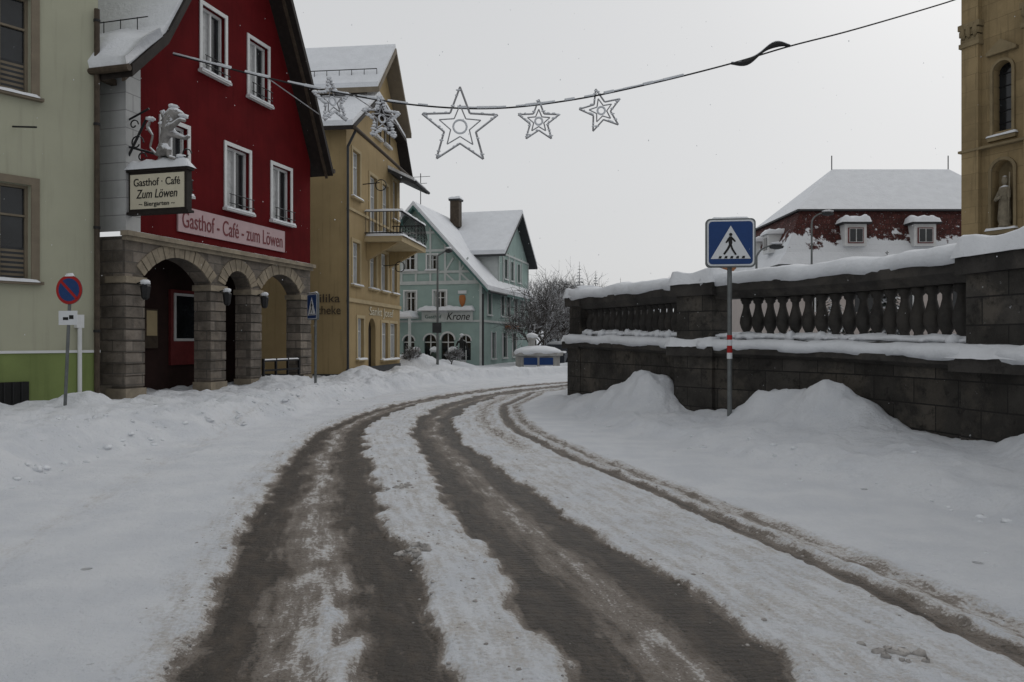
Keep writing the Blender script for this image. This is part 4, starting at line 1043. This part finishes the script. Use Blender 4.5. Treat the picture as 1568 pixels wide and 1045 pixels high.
st.skin('figure', [(0, 0, 1.15), (0, 0, 1.4), (0, 0, 1.6), (0, 0, 1.72), (0, 0, 1.82), (.1, 0, .85), (.1, 0, .57), (-.1, 0, .85), (-.1, 0, .57), (.2, 0, 1.55), (.28, -.05, 1.3), (.25, -.15, 1.1), (-.2, 0, 1.55), (-.28, -.05, 1.3), (-.2, -.2, 1.25)],
        [(0, 1), (1, 2), (2, 3), (3, 4), (0, 5), (5, 6), (0, 7), (7, 8), (2, 9), (9, 10), (10, 11), (2, 12), (12, 13), (13, 14)], [.13, .12, .12, .05, .1, .08, .06, .08, .06, .06, .05, .035, .06, .05, .035], 'iron')
st.blob('head_snow', 'snow', (0, 0, 1.95), .11, .11, .06); st.done()
def car(loc, rz, m):
    o = Obj('parked_car', loc, rz)
    body = [(-2.1, .35), (-2.1, .75), (-1.9, .88), (-1.2, .95), (-.6, 1.4), (.9, 1.42), (1.6, 1.0), (2.1, .9), (2.15, .4), (1.8, .3), (-1.8, .3)]
    o.prism('body', m, body, -.82, .82)
    o.prism('glazing', 'glass', [(-1.1, .98), (-.58, 1.34), (.85, 1.36), (1.4, 1.02)], -.835, .835)
    for x in (-1.35, 1.35):
        for s in (-1, 1): o.cyl('wheels', 'rubber', (x, s*.66, .32), (x, s*.86, .32), .32, n=18); o.cyl('wheels', 'pole', (x, s*.861, .32), (x, s*.87, .32), .19, n=12)
    o.box('lights', 'signred', 2.13, 2.17, -.75, -.5, .65, .82); o.box('lights', 'signred', 2.13, 2.17, .5, .75, .65, .82)
    o.snowcap('roof_snow', -.55, .85, -.72, .72, 1.42, .14); o.snowcap('hood_snow', -1.9, -1.15, -.72, .72, .92, .1); o.done()
car((3.0, 46.5, 0), 1.2, 'carpaint'); car((4.4, 53, 0), 1.4, 'signwhite')

# falling snow, one mesh
fl = Obj('falling_snow'); rnd = random.Random(11); V = []; F = []
for i in range(350):
    y = rnd.uniform(7, 26); x = rnd.uniform(-.68, .68)*y; z = rnd.uniform(1.6, 1.6+.46*y); r = rnd.uniform(.003, .0065)
    k = len(V); V += [(x+r, y, z), (x-r, y, z), (x, y+r, z), (x, y-r, z), (x, y, z+r*1.6), (x, y, z-r*1.6)]
    F += [(k, k+2, k+4), (k+2, k+1, k+4), (k+1, k+3, k+4), (k+3, k, k+4), (k+2, k, k+5), (k+1, k+2, k+5), (k+3, k+1, k+5), (k, k+3, k+5)]
fl.add('flakes', 'snow', V, F); fl.done()

# ------------------------------------------------------------------ light
w = bpy.data.worlds.new('World'); S.world = w; w.use_nodes = True; nt = w.node_tree
el, az = math.radians(42), math.radians(40)
sky = nn(nt, 'ShaderNodeTexSky'); sky.sky_type = 'NISHITA'; sky.sun_disc = False; sky.sun_elevation = el; sky.sun_rotation = az; sky.dust_density = 4
hs_ = nn(nt, 'ShaderNodeHueSaturation'); hs_.inputs['Saturation'].default_value = .25; nt.links.new(sky.outputs[0], hs_.inputs['Color'])
b0 = nt.nodes['Background']; nt.links.new(hs_.outputs[0], b0.inputs[0]); b0.inputs[1].default_value = .02
b1 = nn(nt, 'ShaderNodeBackground'); b1.inputs[0].default_value = (.975, .987, 1.0, 1); b1.inputs[1].default_value = .545
ad = nn(nt, 'ShaderNodeAddShader'); nt.links.new(b0.outputs[0], ad.inputs[0]); nt.links.new(b1.outputs[0], ad.inputs[1]); nt.links.new(ad.outputs[0], nt.nodes['World Output'].inputs[0])
sl = bpy.data.lights.new('sun', 'SUN'); sl.energy = .5; sl.angle = math.radians(40); sl.color = (1, .985, .965)
so = bpy.data.objects.new('sun', sl); S.collection.objects.link(so)
dv = Vector((math.sin(az)*math.cos(el), math.cos(az)*math.cos(el), math.sin(el)))
so.rotation_euler = dv.to_track_quat('Z', 'Y').to_euler()

cd = bpy.data.cameras.new('camera'); cd.sensor_width = 36; cd.lens = 36*1180/1568; cd.clip_end = 2000; cd.clip_start = .05
co = bpy.data.objects.new('camera', cd); S.collection.objects.link(co); co.location = (0, 0, 1.6); co.rotation_euler = (math.pi/2, 0, 0)
S.camera = co
S.view_settings.view_transform = 'Standard'; S.view_settings.look = 'None'; S.view_settings.exposure = 0
